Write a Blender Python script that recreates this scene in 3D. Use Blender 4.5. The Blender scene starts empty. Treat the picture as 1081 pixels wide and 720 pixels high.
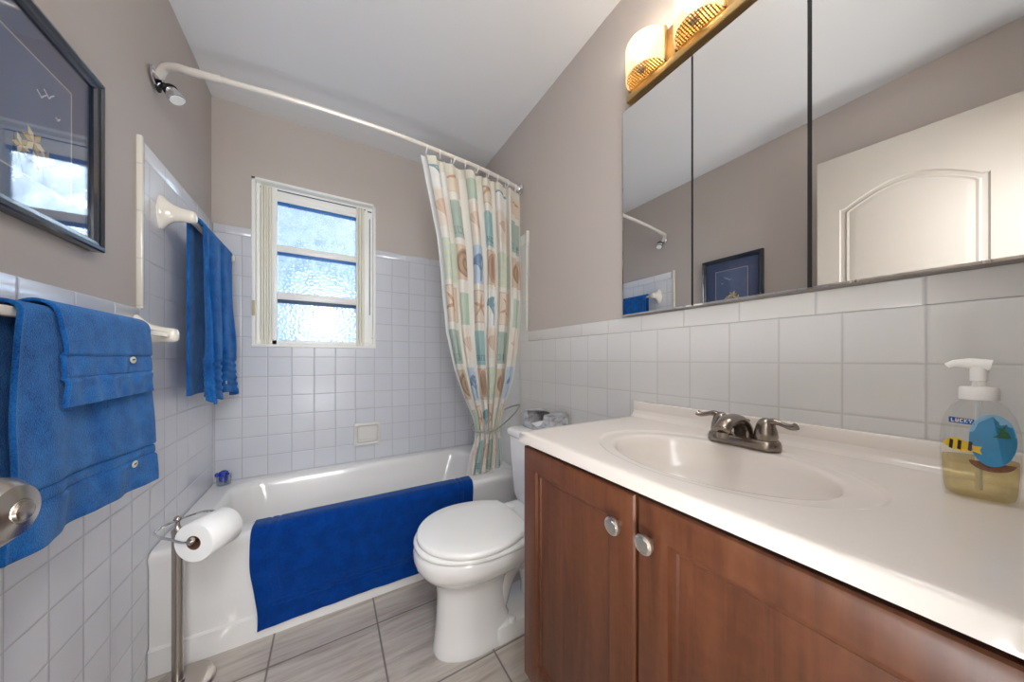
import bpy, bmesh, math, random
import numpy as np
from mathutils import Vector, Matrix
random.seed(7); rng = np.random.default_rng(7)
S = bpy.context.scene
C = S.collection
PI = math.pi
# ------------------------------------------------------------------ camera, light, exposure
W_, H_ = 1081, 720
F_, CX_, CY_, YAW = 325.16, 543.46, 379.25, math.radians(31.005)
cam_d = bpy.data.cameras.new('camera'); cam = bpy.data.objects.new('camera', cam_d); C.objects.link(cam)
cam_d.sensor_width = 36; cam_d.sensor_fit = 'HORIZONTAL'; cam_d.lens = 36 * F_ / W_
cam_d.shift_x = (W_ / 2 - CX_) / W_; cam_d.shift_y = (CY_ - H_ / 2) / W_
cam_d.clip_start = 0.02
cam.location = (0, 0, 1.0618); cam.rotation_euler = (PI / 2, 0, -YAW)
S.camera = cam
S.view_settings.view_transform = 'Standard'; S.view_settings.look = 'None'
S.view_settings.gamma = 1; S.view_settings.use_curve_mapping = False
S.view_settings.exposure = 0.64
SKY = .62; HALL = 32.0; SHADE = .25; CEIL = 8.0; DOME = 12.0; UPFILL = 7.0; OUT = 28.0; SOFT = 4.6; BULB = .45

w = bpy.data.worlds.new('sky'); S.world = w; w.use_nodes = True
nt = w.node_tree; nt.nodes.clear()
wo = nt.nodes.new('ShaderNodeOutputWorld'); bg = nt.nodes.new('ShaderNodeBackground'); nt.links.new(bg.outputs[0], wo.inputs[0])
tc = nt.nodes.new('ShaderNodeTexCoord'); ns = nt.nodes.new('ShaderNodeTexNoise'); ns.inputs['Scale'].default_value = 3; ns.inputs['Detail'].default_value = 5
rp = nt.nodes.new('ShaderNodeValToRGB'); rp.color_ramp.elements[0].position = .4; rp.color_ramp.elements[1].position = .62
rp.color_ramp.elements[0].color = (.50, .72, 1, 1); rp.color_ramp.elements[1].color = (.92, .97, 1, 1)
nt.links.new(tc.outputs['Generated'], ns.inputs['Vector']); nt.links.new(ns.outputs['Fac'], rp.inputs['Fac']); nt.links.new(rp.outputs[0], bg.inputs['Color'])
bg.inputs['Strength'].default_value = SKY

def area(name, loc, rot, sx, sy, power, col=(1, 1, 1)):
    l = bpy.data.lights.new(name, 'AREA'); l.shape = 'RECTANGLE'; l.size = sx; l.size_y = sy; l.energy = power; l.color = col
    o = bpy.data.objects.new(name, l); C.objects.link(o); o.location = loc; o.rotation_euler = rot; return o
area('hall_fill', (-0.05, -2.18, 1.75), (PI / 2, 0, 0), 1.3, 1.1, HALL, (.96, .98, 1))        # added unseen fill light in the hall, shining in through the doorway
area('hall_top_fill', (0.0, -0.9, 2.36), (0, 0, 0), .5, .5, CEIL, (1, .97, .94))  # added unseen fill panel under the hall ceiling
area('upward_fill', (-.13, -.12, .60), (math.radians(180 - 16), 0, math.radians(0)), .40, .22, UPFILL, (.95, .98, 1))      # added fill light standing in for a bounce flash, tilted up at the ceiling
area('doorway_fill', (.0, -.17, 1.62), (math.radians(66), 0, math.radians(8)), .4, .5, SOFT, (.93, .97, 1))      # added soft fill light in the doorway, in place of a camera flash
area('outside_fill', (.98, 4.3, 2.1), tuple((Vector((-.1, 2.2, 1.55)) - Vector((.98, 4.3, 2.1))).to_track_quat('-Z', 'Y').to_euler()), .9, 1.3, OUT, (.86, .93, 1))  # added area light outside, strengthens the daylight through the window
S.cycles.diffuse_bounces = 8; S.cycles.max_bounces = 16; S.cycles.transparent_max_bounces = 24
wl = area('window_portal', (-.055, 2.30, 1.57), (-PI / 2, 0, 0), .6, .92, 1); wl.data.cycles.is_portal = True

# ------------------------------------------------------------------ material helpers
def rgb(r, g, b):
    f = lambda v: (v / 255 / 12.92) if v / 255 <= .04045 else ((v / 255 + .055) / 1.055) ** 2.4
    return (f(r), f(g), f(b), 1)
class N:
    def __init__(s, name):
        s.m = bpy.data.materials.new(name); s.m.use_nodes = True; s.t = s.m.node_tree
        s.p = s.t.nodes['Principled BSDF']; s.out = s.t.nodes['Material Output']
        s._c = None
    def n(s, typ, **k):
        n = s.t.nodes.new('ShaderNode' + typ)
        for a, v in k.items():
            if hasattr(n, a): setattr(n, a, v)
            else: n.inputs[a.replace('_', ' ')].default_value = v
        return n
    def l(s, a, b): s.t.links.new(a, b)
    def set(s, **k):
        for a, v in k.items(): s.p.inputs[a.replace('_', ' ')].default_value = v
    @property
    def obj(s):
        if not s._c: s._c = s.n('TexCoord')
        return s._c.outputs['Object']
    def math(s, op, a, b=None, c=None, clamp=False):
        n = s.n('Math'); n.operation = op; n.use_clamp = clamp
        for i, v in enumerate((a, b, c)):
            if v is None: continue
            if isinstance(v, (int, float)): n.inputs[i].default_value = v
            else: s.l(v, n.inputs[i])
        return n.outputs[0]
    def mix(s, fac, a, b):
        n = s.n('Mix'); n.data_type = 'RGBA'
        for i, v in ((0, fac), (6, a), (7, b)):
            if isinstance(v, (int, float, tuple)): n.inputs[i].default_value = v
            else: s.l(v, n.inputs[i])
        return n.outputs[2]
    def noise(s, scale, detail=2, vec=None, dist=0, rough=.5):
        n = s.n('TexNoise'); n.inputs['Scale'].default_value = scale; n.inputs['Detail'].default_value = detail
        n.inputs['Distortion'].default_value = dist; n.inputs['Roughness'].default_value = rough
        s.l(vec if vec else s.obj, n.inputs['Vector']); return n.outputs['Fac']
    def mapping(s, scale=(1, 1, 1), rot=(0, 0, 0), loc=(0, 0, 0)):
        n = s.n('Mapping'); n.inputs['Scale'].default_value = scale; n.inputs['Rotation'].default_value = rot; n.inputs['Location'].default_value = loc
        s.l(s.obj, n.inputs['Vector']); return n.outputs[0]
    def bump(s, h, strength=.3, dist=.002):
        n = s.n('Bump'); n.inputs['Strength'].default_value = strength; n.inputs['Distance'].default_value = dist
        s.l(h, n.inputs['Height'])
        s.l(n.outputs[0], s.p.inputs['Normal']); return n
def simple(name, col, rough=.5, metal=0, bump=None, coat=0, var=None, **k):
    M = N(name); M.set(Base_Color=col, Roughness=rough, Metallic=metal)
    if coat: M.set(Coat_Weight=coat, Coat_Roughness=.05)
    if k: M.set(**k)
    if var:
        f = M.noise(var[0], 3); M.l(M.mix(f, tuple(c * (1 - var[1]) for c in col[:3]) + (1,), tuple(min(1, c * (1 + var[1])) for c in col[:3]) + (1,)), M.p.inputs['Base Color'])
    if bump: M.bump(M.noise(bump[0], 3), bump[1], bump[2] if len(bump) > 2 else .001)
    return M.m

def tile_mat(name, axes, off, pitch, tile, grout, gw=.0028, rough=.16, strength=.6):
    M = N(name); sep = M.n('SeparateXYZ'); M.l(M.obj, sep.inputs[0])
    masks = []; cells = []
    for ax, of, pt in zip(axes, off, pitch):
        q = M.math('DIVIDE', M.math('SUBTRACT', sep.outputs[ax], of), pt)
        fr = M.math('SUBTRACT', q, M.math('FLOOR', q)); cells.append(M.math('FLOOR', q))
        d = M.math('MULTIPLY', M.math('MINIMUM', fr, M.math('SUBTRACT', 1.0, fr)), pt); masks.append(d)
    d = M.math('MINIMUM', masks[0], masks[1]) if len(masks) > 1 else masks[0]
    g = M.math('DIVIDE', M.math('SUBTRACT', d, gw * .35), gw * .65, clamp=True)   # 0 in the joint, 1 on the tile
    cmb = M.n('CombineXYZ'); M.l(cells[0], cmb.inputs[0])
    if len(cells) > 1: M.l(cells[1], cmb.inputs[1])
    wn = M.n('TexWhiteNoise'); wn.noise_dimensions = '3D'; M.l(cmb.outputs[0], wn.inputs['Vector'])
    tc_ = M.mix(wn.outputs['Value'], tuple(c * .965 for c in tile[:3]) + (1,), tile)
    M.l(M.mix(g, grout, tc_), M.p.inputs['Base Color'])
    M.l(M.math('MULTIPLY_ADD', g, rough - .6, .6), M.p.inputs['Roughness'])
    wide = M.math('DIVIDE', d, gw * 1.6, clamp=True)
    hh = M.math('ADD', M.math('MULTIPLY', wide, .8), M.math('MULTIPLY', M.noise(9, 1), .25))
    M.bump(hh, strength, .0016)
    return M
PITCH = .1094
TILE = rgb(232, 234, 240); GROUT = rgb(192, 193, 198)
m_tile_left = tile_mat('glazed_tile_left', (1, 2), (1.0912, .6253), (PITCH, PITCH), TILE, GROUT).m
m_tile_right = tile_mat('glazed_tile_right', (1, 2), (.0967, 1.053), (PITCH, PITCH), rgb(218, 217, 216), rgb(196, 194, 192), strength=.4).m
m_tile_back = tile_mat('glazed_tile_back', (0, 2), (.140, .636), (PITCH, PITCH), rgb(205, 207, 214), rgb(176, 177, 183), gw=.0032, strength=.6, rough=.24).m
m_bull_left = tile_mat('bullnose_left', (1,), (1.327,), (.158,), TILE, GROUT).m
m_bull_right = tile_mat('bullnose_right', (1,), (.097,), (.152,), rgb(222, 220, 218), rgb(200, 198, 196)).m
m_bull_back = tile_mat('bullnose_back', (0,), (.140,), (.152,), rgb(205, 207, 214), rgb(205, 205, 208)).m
m_bull_vert = tile_mat('bullnose_upright', (2,), (.6253,), (.152,), rgb(228, 224, 214), rgb(198, 196, 192)).m

# painted plaster
m_wall = simple('beige_paint', rgb(190, 181, 175), .75, bump=(160, .12, .0006), var=(3, .015))
m_ceil = simple('ceiling_paint', rgb(232, 233, 235), .8, bump=(120, .1, .0006))
m_hall = simple('hall_paint', rgb(215, 208, 198), .8, bump=(120, .1, .0006))
m_trimw = simple('white_trim_paint', rgb(235, 233, 228), .4, bump=(60, .05, .0005))
# floor
M = tile_mat('floor_tile', (0, 1), (.165, 1.346), (.348, .348), (.5, .5, .5, 1), rgb(120, 114, 108), gw=.0045, rough=.32, strength=.5)
vec = M.mapping(scale=(1.6, 14, 1)); st = M.noise(1.9, 6, vec, dist=.6, rough=.62)
vec2 = M.mapping(scale=(2.5, 60, 1), loc=(3, 1, 0)); st2 = M.noise(1.5, 3, vec2, dist=.3)
cr = M.n('ValToRGB'); e = cr.color_ramp.elements
e[0].position = .3; e[0].color = rgb(150, 136, 124); e[1].position = .72; e[1].color = rgb(206, 200, 193)
ee = cr.color_ramp.elements.new(.5); ee.color = rgb(184, 175, 166)
M.l(M.math('ADD', M.math('MULTIPLY', st, .75), M.math('MULTIPLY', st2, .25)), cr.inputs[0])
old = M.p.inputs['Base Color'].links[0].from_node
M.t.links.remove(old.inputs[7].links[0]); M.l(cr.outputs[0], old.inputs[7])
m_floor = M.m
# ceramics, metal, plastics
m_tub = simple('tub_enamel', rgb(232, 231, 230), .12, coat=.4, bump=(6, .02, .001), var=(5, .01))
m_porc = simple('porcelain', rgb(240, 240, 240), .07, coat=.6, bump=(5, .01, .001))
m_seat = simple('toilet_seat_plastic', rgb(242, 242, 241), .14, bump=(8, .01, .001))
m_cream = simple('cream_ceramic', rgb(232, 226, 214), .14, coat=.5, bump=(7, .02, .001))
m_marble = simple('cultured_marble', rgb(230, 222, 215), .2, coat=.15, bump=(5, .01, .001), var=(4, .02))
def brushed(name, col, rough=.28, ax=2):
    M = N(name); M.set(Base_Color=col, Metallic=1, Roughness=rough)
    sc = [180, 180, 180]; sc[ax] = 4
    M.bump(M.noise(1.0, 2, M.mapping(scale=tuple(sc))), .12, .0005); return M.m
m_nickel = brushed('brushed_nickel', rgb(188, 180, 172), .27)
m_faucet = brushed('faucet_nickel', rgb(150, 140, 130), .25)
m_chrome = simple('chrome', rgb(225, 225, 228), .08, 1, bump=(30, .01, .0005))
m_knobm = simple('satin_knob', rgb(222, 218, 210), .3, 1, bump=(50, .02, .0005))
m_dark = simple('dark_gap', rgb(18, 16, 15), .7, bump=(40, .05))
m_brass = simple('antique_brass', rgb(206, 176, 124), .42, 1, bump=(60, .05, .0005))
m_rod = simple('rod_enamel', rgb(226, 220, 212), .3, .3, bump=(40, .02, .0005))
m_paper = simple('tissue_paper', rgb(244, 244, 243), .95, bump=(220, .35, .001))
m_card = simple('cardboard_core', rgb(120, 88, 66), .9, bump=(90, .2))
m_vinyl = simple('window_vinyl', rgb(240, 240, 236), .35, bump=(40, .03, .0005))
m_vinylc = simple('window_vinyl_cream', rgb(228, 225, 210), .4, bump=(40, .03, .0005))
m_bluerub = simple('window_glazing_blue', rgb(45, 110, 180), .4, bump=(40, .05, .0005))
m_slat = simple('window_dark_gasket', rgb(60, 84, 112), .5, bump=(40, .05, .0005))
m_whitep = simple('white_plastic', rgb(240, 239, 236), .3, bump=(40, .02, .0005))
# cherry wood
def wood(name, vert=True, base=(100, 56, 32), dark=(74, 37, 19), light=(120, 72, 45)):
    M = N(name)
    sc = (26, 26, 1.6) if vert else (26, 1.6, 26)
    f = M.noise(1.3, 6, M.mapping(scale=sc), dist=.7, rough=.6); f2 = M.noise(60, 2)
    cr = M.n('ValToRGB'); e = cr.color_ramp.elements; e[0].position = .28; e[0].color = rgb(*dark); e[1].position = .75; e[1].color = rgb(*light)
    x = e.new(.5); x.color = rgb(*base)
    M.l(M.math('ADD', M.math('MULTIPLY', f, .82), M.math('MULTIPLY', f2, .18)), cr.inputs[0]); M.l(cr.outputs[0], M.p.inputs['Base Color'])
    M.set(Roughness=.45, Coat_Weight=.12, Coat_Roughness=.25); M.bump(f, .08, .0008); return M.m
m_wood = wood('cherry_wood_upright'); m_woodh = wood('cherry_wood_level', False)
# terry cloth
def terry(name, a, b, sheen=.5):
    M = N(name); f = M.noise(20, 5, dist=.3, rough=.65); f2 = M.noise(420, 2)
    mixf = M.math('ADD', M.math('MULTIPLY', f, .55), M.math('MULTIPLY', f2, .45))
    cr = M.n('ValToRGB'); e = cr.color_ramp.elements; e[0].position = .32; e[0].color = a; e[1].position = .66; e[1].color = b
    M.l(mixf, cr.inputs[0]); M.l(cr.outputs[0], M.p.inputs['Base Color'])
    M.set(Roughness=.95, Sheen_Weight=sheen, Sheen_Roughness=.4, Sheen_Tint=(.45, .72, 1, 1), Specular_IOR_Level=.1)
    M.bump(M.math('ADD', M.math('MULTIPLY', f2, .7), M.math('MULTIPLY', M.noise(900, 1), .3)), .8, .003); return M.m
m_terry = terry('blue_terry', rgb(6, 54, 122), rgb(38, 114, 190), .35)
m_terry2 = terry('blue_terry_hand', rgb(6, 56, 126), rgb(40, 116, 192), .35)
m_mat = terry('blue_terry_mat', rgb(0, 42, 108), rgb(4, 64, 146), .35)

# ------------------------------------------------------------------ mesh helpers
class MB:
    def __init__(s): s.v = []; s.f = []; s.mi = []
    def add(s, vs, fs, mi=0):
        o = len(s.v); s.v += [tuple(v) for v in vs]; s.f += [tuple(i + o for i in f) for f in fs]; s.mi += [mi] * len(fs); return s
    def box(s, x0, x1, y0, y1, z0, z1, bev=0, mi=0, seg=2):
        bm = bmesh.new(); bmesh.ops.create_cube(bm, size=1)
        for v in bm.verts: v.co = Vector(((x0 + x1) / 2 + v.co.x * (x1 - x0), (y0 + y1) / 2 + v.co.y * (y1 - y0), (z0 + z1) / 2 + v.co.z * (z1 - z0)))
        if bev: bmesh.ops.bevel(bm, geom=bm.edges[:], offset=bev, segments=seg, affect='EDGES', profile=.5)
        bm.verts.index_update(); s.add([v.co for v in bm.verts], [[v.index for v in f.verts] for f in bm.faces], mi); bm.free(); return s
    def loft(s, rings, cap0=True, cap1=True, closed=True, mi=0):
        n = len(rings[0]); vs = [p for r in rings for p in r]; fs = []
        for i in range(len(rings) - 1):
            for j in range(n if closed else n - 1):
                k = (j + 1) % n; fs.append((i * n + j, i * n + k, (i + 1) * n + k, (i + 1) * n + j))
        if cap0: fs.append(tuple(reversed(range(n))))
        if cap1: fs.append(tuple((len(rings) - 1) * n + j for j in range(n)))
        return s.add(vs, fs, mi)
    def tube(s, pts, r, n=12, mi=0, caps=True):
        pts = [Vector(p) for p in pts]; rs = r if isinstance(r, (list, tuple)) else [r] * len(pts)
        rings = []; up = None
        for i, p in enumerate(pts):
            t = (pts[min(i + 1, len(pts) - 1)] - pts[max(i - 1, 0)]).normalized()
            if up is None:
                up = Vector((0, 0, 1)) if abs(t.z) < .9 else Vector((0, 1, 0))
            a = t.cross(up).normalized(); b = a.cross(t).normalized(); up = b
            rings.append([p + (a * math.cos(2 * PI * k / n) + b * math.sin(2 * PI * k / n)) * rs[i] for k in range(n)])
        return s.loft(rings, caps, caps, True, mi)
    def lathe(s, prof, c=(0, 0, 0), ax='z', n=40, mi=0, sx=1, sy=1, R=None, caps=True):
        rings = []
        for r, h in prof:
            ring = []
            for k in range(n):
                a = 2 * PI * k / n; p = Vector((r * math.cos(a) * sx, r * math.sin(a) * sy, h))
                if ax == 'x': p = Vector((p.z, p.x, p.y))
                elif ax == 'y': p = Vector((p.y, p.z, p.x))
                if R: p = R @ p
                ring.append(p + Vector(c))
            rings.append(ring)
        return s.loft(rings, caps, caps, True, mi)
    def torus(s, c, R, r, M3=None, n=24, m=8, mi=0):
        vs = []; fs = []
        for i in range(n):
            for j in range(m):
                a = 2 * PI * i / n; b = 2 * PI * j / m
                p = Vector(((R + r * math.cos(b)) * math.cos(a), (R + r * math.cos(b)) * math.sin(a), r * math.sin(b)))
                if M3: p = M3 @ p
                vs.append(p + Vector(c))
        for i in range(n):
            for j in range(m): fs.append((i * m + j, ((i + 1) % n) * m + j, ((i + 1) % n) * m + (j + 1) % m, i * m + (j + 1) % m))
        return s.add(vs, fs, mi)
    def build(s, name, mats, parent=None, smooth=True, angle=35, fix=True):
        me = bpy.data.meshes.new(name); o = bpy.data.objects.new(name, me); C.objects.link(o)
        off = Vector((0, 0, 0))
        if parent is not None:
            o.parent = parent; q = parent
            while q is not None: off += q.location; q = q.parent
        me.from_pydata([tuple(Vector(v) - off) for v in s.v], [], s.f)
        for m in (mats if isinstance(mats, (list, tuple)) else [mats]): me.materials.append(m)
        me.polygons.foreach_set('material_index', s.mi)
        if fix:
            bm = bmesh.new(); bm.from_mesh(me); bmesh.ops.recalc_face_normals(bm, faces=bm.faces); bm.to_mesh(me); bm.free()
        if smooth:
            me.polygons.foreach_set('use_smooth', [True] * len(me.polygons)); me.set_sharp_from_angle(angle=math.radians(angle))
        me.update(); return o
def thing(name, label, cat, loc=(0, 0, 0), group=None):
    o = bpy.data.objects.new(name, None); o.empty_display_size = .05; C.objects.link(o); o.location = loc
    o['label'] = label; o['category'] = cat
    if group: o['group'] = group
    return o
def tag(o, label, cat, group=None):
    o['label'] = label; o['category'] = cat
    if group: o['group'] = group
    return o
def struct(name, mb, m, parent=None, **k):
    o = mb.build(name, m, parent, **k)
    if parent is None: o['kind'] = 'structure'
    return o
def origin(o, p):                         # move a mesh's origin without moving the mesh
    d = Vector(p) - o.location; o.data.transform(Matrix.Translation(-d)); o.location = p; return o
def spline(pts, n=10):
    P = [Vector(p) for p in pts]; out = []
    for i in range(len(P) - 1):
        p0, p1, p2, p3 = P[max(i - 1, 0)], P[i], P[i + 1], P[min(i + 2, len(P) - 1)]
        for k in range(n):
            t = k / n; out.append(.5 * ((2 * p1) + (p2 - p0) * t + (2 * p0 - 5 * p1 + 4 * p2 - p3) * t * t + (3 * p1 - p0 - 3 * p2 + p3) * t ** 3))
    out.append(P[-1]); return out
def rrect(x0, x1, y0, y1, z, r, n=8):
    pts = []
    for cx, cy, a0 in ((x1 - r, y1 - r, 0), (x0 + r, y1 - r, PI / 2), (x0 + r, y0 + r, PI), (x1 - r, y0 + r, 1.5 * PI)):
        for k in range(n + 1):
            a = a0 + PI / 2 * k / n; pts.append((cx + r * math.cos(a), cy + r * math.sin(a), z))
    return pts
def solid(o, th, off=0, sub=0):
    m = o.modifiers.new('thickness', 'SOLIDIFY'); m.thickness = th; m.offset = off
    if sub:
        q = o.modifiers.new('smooth', 'SUBSURF'); q.levels = sub; q.render_levels = sub
def grid(fn, nu, nv):                     # fn(u,v)->xyz, u,v in 0..1
    vs = [fn(i / nu, j / nv) for j in range(nv + 1) for i in range(nu + 1)]
    fs = [(j * (nu + 1) + i, j * (nu + 1) + i + 1, (j + 1) * (nu + 1) + i + 1, (j + 1) * (nu + 1) + i) for j in range(nv) for i in range(nu)]
    return vs, fs
def sstep(a, b, x): t = min(1, max(0, (x - a) / (b - a))); return t * t * (3 - 2 * t)

# ------------------------------------------------------------------ the room
L, R, B, Zc = -.521, .949, 2.186, 2.44
RW = -.045                                 # front face of the rear wall, with the doorway the camera stands in
TH = .12
struct('floor', MB().box(L - TH, R + TH, -2.4, B + TH, -.1, 0), m_floor, smooth=False)
struct('ceiling', MB().box(L - TH, R + TH, RW - TH, B + TH, Zc, Zc + .1), m_ceil, smooth=False)
lw = struct('wall_left', MB().box(L - TH - .008, L - .008, RW - TH, B + TH, 0, Zc), m_wall, smooth=False)
rw = struct('wall_right', MB().box(R + .008, R + .008 + TH, RW - TH, B + TH, 0, Zc), m_wall, smooth=False)
wx0, wx1, wz0, wz1 = -.366, .256, 1.131, 2.064
yb = B + .008
bw = MB().box(L - .008, wx0, yb, yb + TH, 0, Zc).box(wx1, R + .008, yb, yb + TH, 0, Zc).box(wx0, wx1, yb, yb + TH, 0, wz0).box(wx0, wx1, yb, yb + TH, wz1, Zc)
wb = struct('wall_back', bw, m_wall, smooth=False)
# tile cladding, each its own part of its wall
zl = .6253 + 5 * PITCH; zt = 1.7743
MB().box(L - .008, L, RW, 1.465, 0, zl).box(L - .008, L, 1.465, B, 0, 1.7193).build('tile_panel', m_tile_left, lw, smooth=False)
MB().box(L - .009, L + .0008, RW, 1.465, zl, zl + .052, .004).build('bullnose_tile_row', m_bull_left, lw)
MB().box(L - .009, L + .0008, 1.487, B, 1.7193, zt, .004).build('bullnose_tile_row', m_bull_left, lw)
MB().box(L - .009, L + .006, 1.462, 1.480, zl + .052, zt + .008, .004).build('upright_bullnose', m_bull_vert, lw)
zr = 1.053 + PITCH
MB().box(R, R + .008, RW, 1.435, 0, zr).box(R, R + .008, 1.435, B, 0, 1.7193).build('tile_panel', m_tile_right, rw, smooth=False)
MB().box(R - .0008, R + .009, RW, 1.435, zr, zr + .055, .004).build('bullnose_tile_row', m_bull_right, rw)
MB().box(R - .0008, R + .009, 1.455, B, 1.7193, zt, .004).build('bullnose_tile_row', m_bull_right, rw)
MB().box(R - .008, R + .009, 1.435, 1.453, zr + .055, zt + .008, .004).build('upright_bullnose', m_bull_vert, rw)
zb = .636 + 10 * PITCH
bt = MB()
for a, b, c, d in ((L, wx0, 0, 1.73), (wx1, R, 0, 1.73), (wx0, wx1, 0, wz0)): bt.box(a, b, B, B + .008, c, d)
bt.build('tile_panel', m_tile_back, wb, smooth=False)
MB().box(L, wx0, B - .0008, B + .009, 1.73, zt, .004).box(wx1, R, B - .0008, B + .009, 1.73, zt, .004).build('bullnose_tile_row', m_bull_back, wb)
# rear wall with the doorway, and the hall behind
dx0, dx1, dz = -.425, .215, 2.095
rr = MB().box(L - .008, dx0, RW - TH, RW, 0, Zc).box(dx1, R + .008, RW - TH, RW, 0, Zc).box(dx0, dx1, RW - TH, RW, dz, Zc)
struct('wall_rear', rr, m_wall, smooth=False)
struct('trim_1', MB().box(dx0, dx0 + .012, RW - TH - .01, RW - .002, 0, dz, .002).box(dx1 - .012, dx1, RW - TH - .01, RW - .002, 0, dz, .002).box(dx0, dx1, RW - TH - .01, RW - .002, dz - .012, dz, .002), m_trimw)
struct('wall_hall', MB().box(-1.3, -1.2, -2.35, RW - TH, 0, Zc).box(1.2, 1.3, -2.35, RW - TH, 0, Zc).box(-1.3, 1.3, -2.45, -2.35, 0, Zc).box(-1.3, L - TH, RW - TH, RW - TH + .05, 0, Zc).box(R + TH, 1.3, RW - TH, RW - TH + .05, 0, Zc), m_hall, smooth=False)
struct('ceiling_hall', MB().box(-1.3, 1.3, -2.45, RW - TH, Zc, Zc + .1), m_ceil, smooth=False)
struct('floor_hall', MB().box(-1.3, L - TH, -2.45, RW - TH, -.1, 0).box(R + TH, 1.3, -2.45, RW - TH, -.1, 0), m_floor, smooth=False)

# ------------------------------------------------------------------ window in the back wall
def glass_mat(name, tint, patt):
    M = N(name); t = M.t; t.nodes.remove(M.p)
    tr = M.n('BsdfTransparent'); tr.inputs[0].default_value = (*tint, 1)
    tl = M.n('BsdfTranslucent'); tl.inputs[0].default_value = (.80, .88, 1, 1)
    gl = M.n('BsdfGlossy'); gl.inputs['Roughness'].default_value = .12
    vo = M.n('TexVoronoi'); vo.inputs['Scale'].default_value = patt; M.l(M.obj, vo.inputs['Vector'])
    f = M.noise(16, 5, dist=.4)
    k = M.math('ADD', M.math('MULTIPLY', f, 1.0), M.math('MULTIPLY', vo.outputs['Distance'], -.25), clamp=True)
    m1 = M.n('MixShader'); M.l(M.math('MULTIPLY_ADD', k, 1.1, -.05, clamp=True), m1.inputs[0]); M.l(tr.outputs[0], m1.inputs[1]); M.l(tl.outputs[0], m1.inputs[2])
    m2 = M.n('MixShader'); m2.inputs[0].default_value = .06; M.l(m1.outputs[0], m2.inputs[1]); M.l(gl.outputs[0], m2.inputs[2])
    bp = M.n('Bump'); bp.inputs['Strength'].default_value = .5; bp.inputs['Distance'].default_value = .002; M.l(vo.outputs['Distance'], bp.inputs['Height']); M.l(bp.outputs[0], gl.inputs['Normal'])
    M.l(m2.outputs[0], M.out.inputs[0]); return M.m
m_pane = glass_mat('obscure_glass', (.80, .90, 1.0), 60)
m_pane2 = glass_mat('beaded_obscure_glass', (.88, .95, 1.0), 110)
wy = B + .035
fr = MB().box(wx0, wx0 + .016, B - .006, yb + .1, wz0, wz1, .002).box(wx1 - .014, wx1, B - .006, yb + .1, wz0, wz1, .002)
fr.box(wx0, wx1, B - .006, yb + .1, wz1 - .014, wz1, .002).box(wx0, wx1, B - .01, yb + .1, wz0, wz0 + .014, .002)
fr.box(wx0 + .016, wx0 + .032, wy - .005, wy + .05, wz0 + .014, wz1 - .014, .002)
fr.box(.192, wx1 - .014, wy + .002, wy + .05, wz0 + .014, wz1 - .014, .002)
fr.box(wx0 + .016, wx1, wy, wy + .05, 1.995, wz1 - .014, .002).box(wx0 + .016, wx1, wy - .006, wy + .05, wz0 + .014, wz0 + .040, .002)
win = struct('window_1', fr, m_vinyl)
p = MB()
for k in range(4): p.box(-.330 + k * .012, -.3195 + k * .012, wy - .014 + .004 * (k % 2), wy + .03, wz0 + .014, wz1 - .02, .002)
p.build('folded_side_panel', m_vinylc, win)
MB().box(-.283, -.258, wy - .006, wy + .045, wz0 + .014, wz1 - .02, .003).build('window_post', m_vinyl, win)
MB().box(.146, .160, wy - .010, wy + .04, wz0 + .014, wz1 - .03, .003).box(.162, .176, wy - .014, wy + .04, wz0 + .014, wz1 - .03, .003).box(.178, .192, wy - .008, wy + .04, wz0 + .014, wz1 - .03, .003).build('folded_side_panel', m_vinylc, win)
MB().box(.222, .227, wy - .0005, wy + .004, 1.35, 1.98, .001).build('track_slot', m_slat, win)
MB().box(.212, .236, wy - .001, wy + .004, 2.022, 2.030, .001).build('track_slot', m_dark, win)
MB().box(wx0 + .016, .2, wy - .003, wy, 2.030, 2.035).build('track_slot', m_slat, win)
for z0, z1 in ((1.682, 1.722), (1.408, 1.450)):
    MB().box(-.258, .146, wy - .002, wy + .035, z0 + .0, z1, .004).build('meeting_rail', m_vinyl, win)
for z0, z1, mm in ((1.958, 1.972, m_bluerub), (1.668, 1.684, m_bluerub), (1.390, 1.409, m_slat)):
    MB().box(-.258, .146, wy + .004, wy + .03, z0, z1, .001).build('glazing_strip', mm, win)
for z0, z1, mm in ((1.718, 1.972, m_pane2), (1.445, 1.672, m_pane), (wz0 + .036, 1.395, m_pane)):
    MB().box(-.262, .15, wy + .020, wy + .024, z0, z1).build('window_pane', mm, win, smooth=False)
MB().box(-.262, .15, wy, wy + .03, 1.972, 1.999, .003).build('head_rail', m_vinyl, win)
MB().box(wx0 + .002, wx0 + .015, B - .014, B + .02, 1.30, 1.385, .003).box(wx0 + .004, wx0 + .012, B - .026, B - .012, 1.315, 1.37, .003).build('window_latch', simple('aged_latch', rgb(196, 180, 140), .45, bump=(60, .1)), win)
MB().lathe([(.005, 0), (.005, .006), (.003, .008)], (.243, wy - .008, 1.20), 'y').lathe([(.005, 0), (.005, .006), (.003, .008)], (.243, wy - .008, 1.165), 'y').build('window_screw', m_nickel, win)

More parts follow.
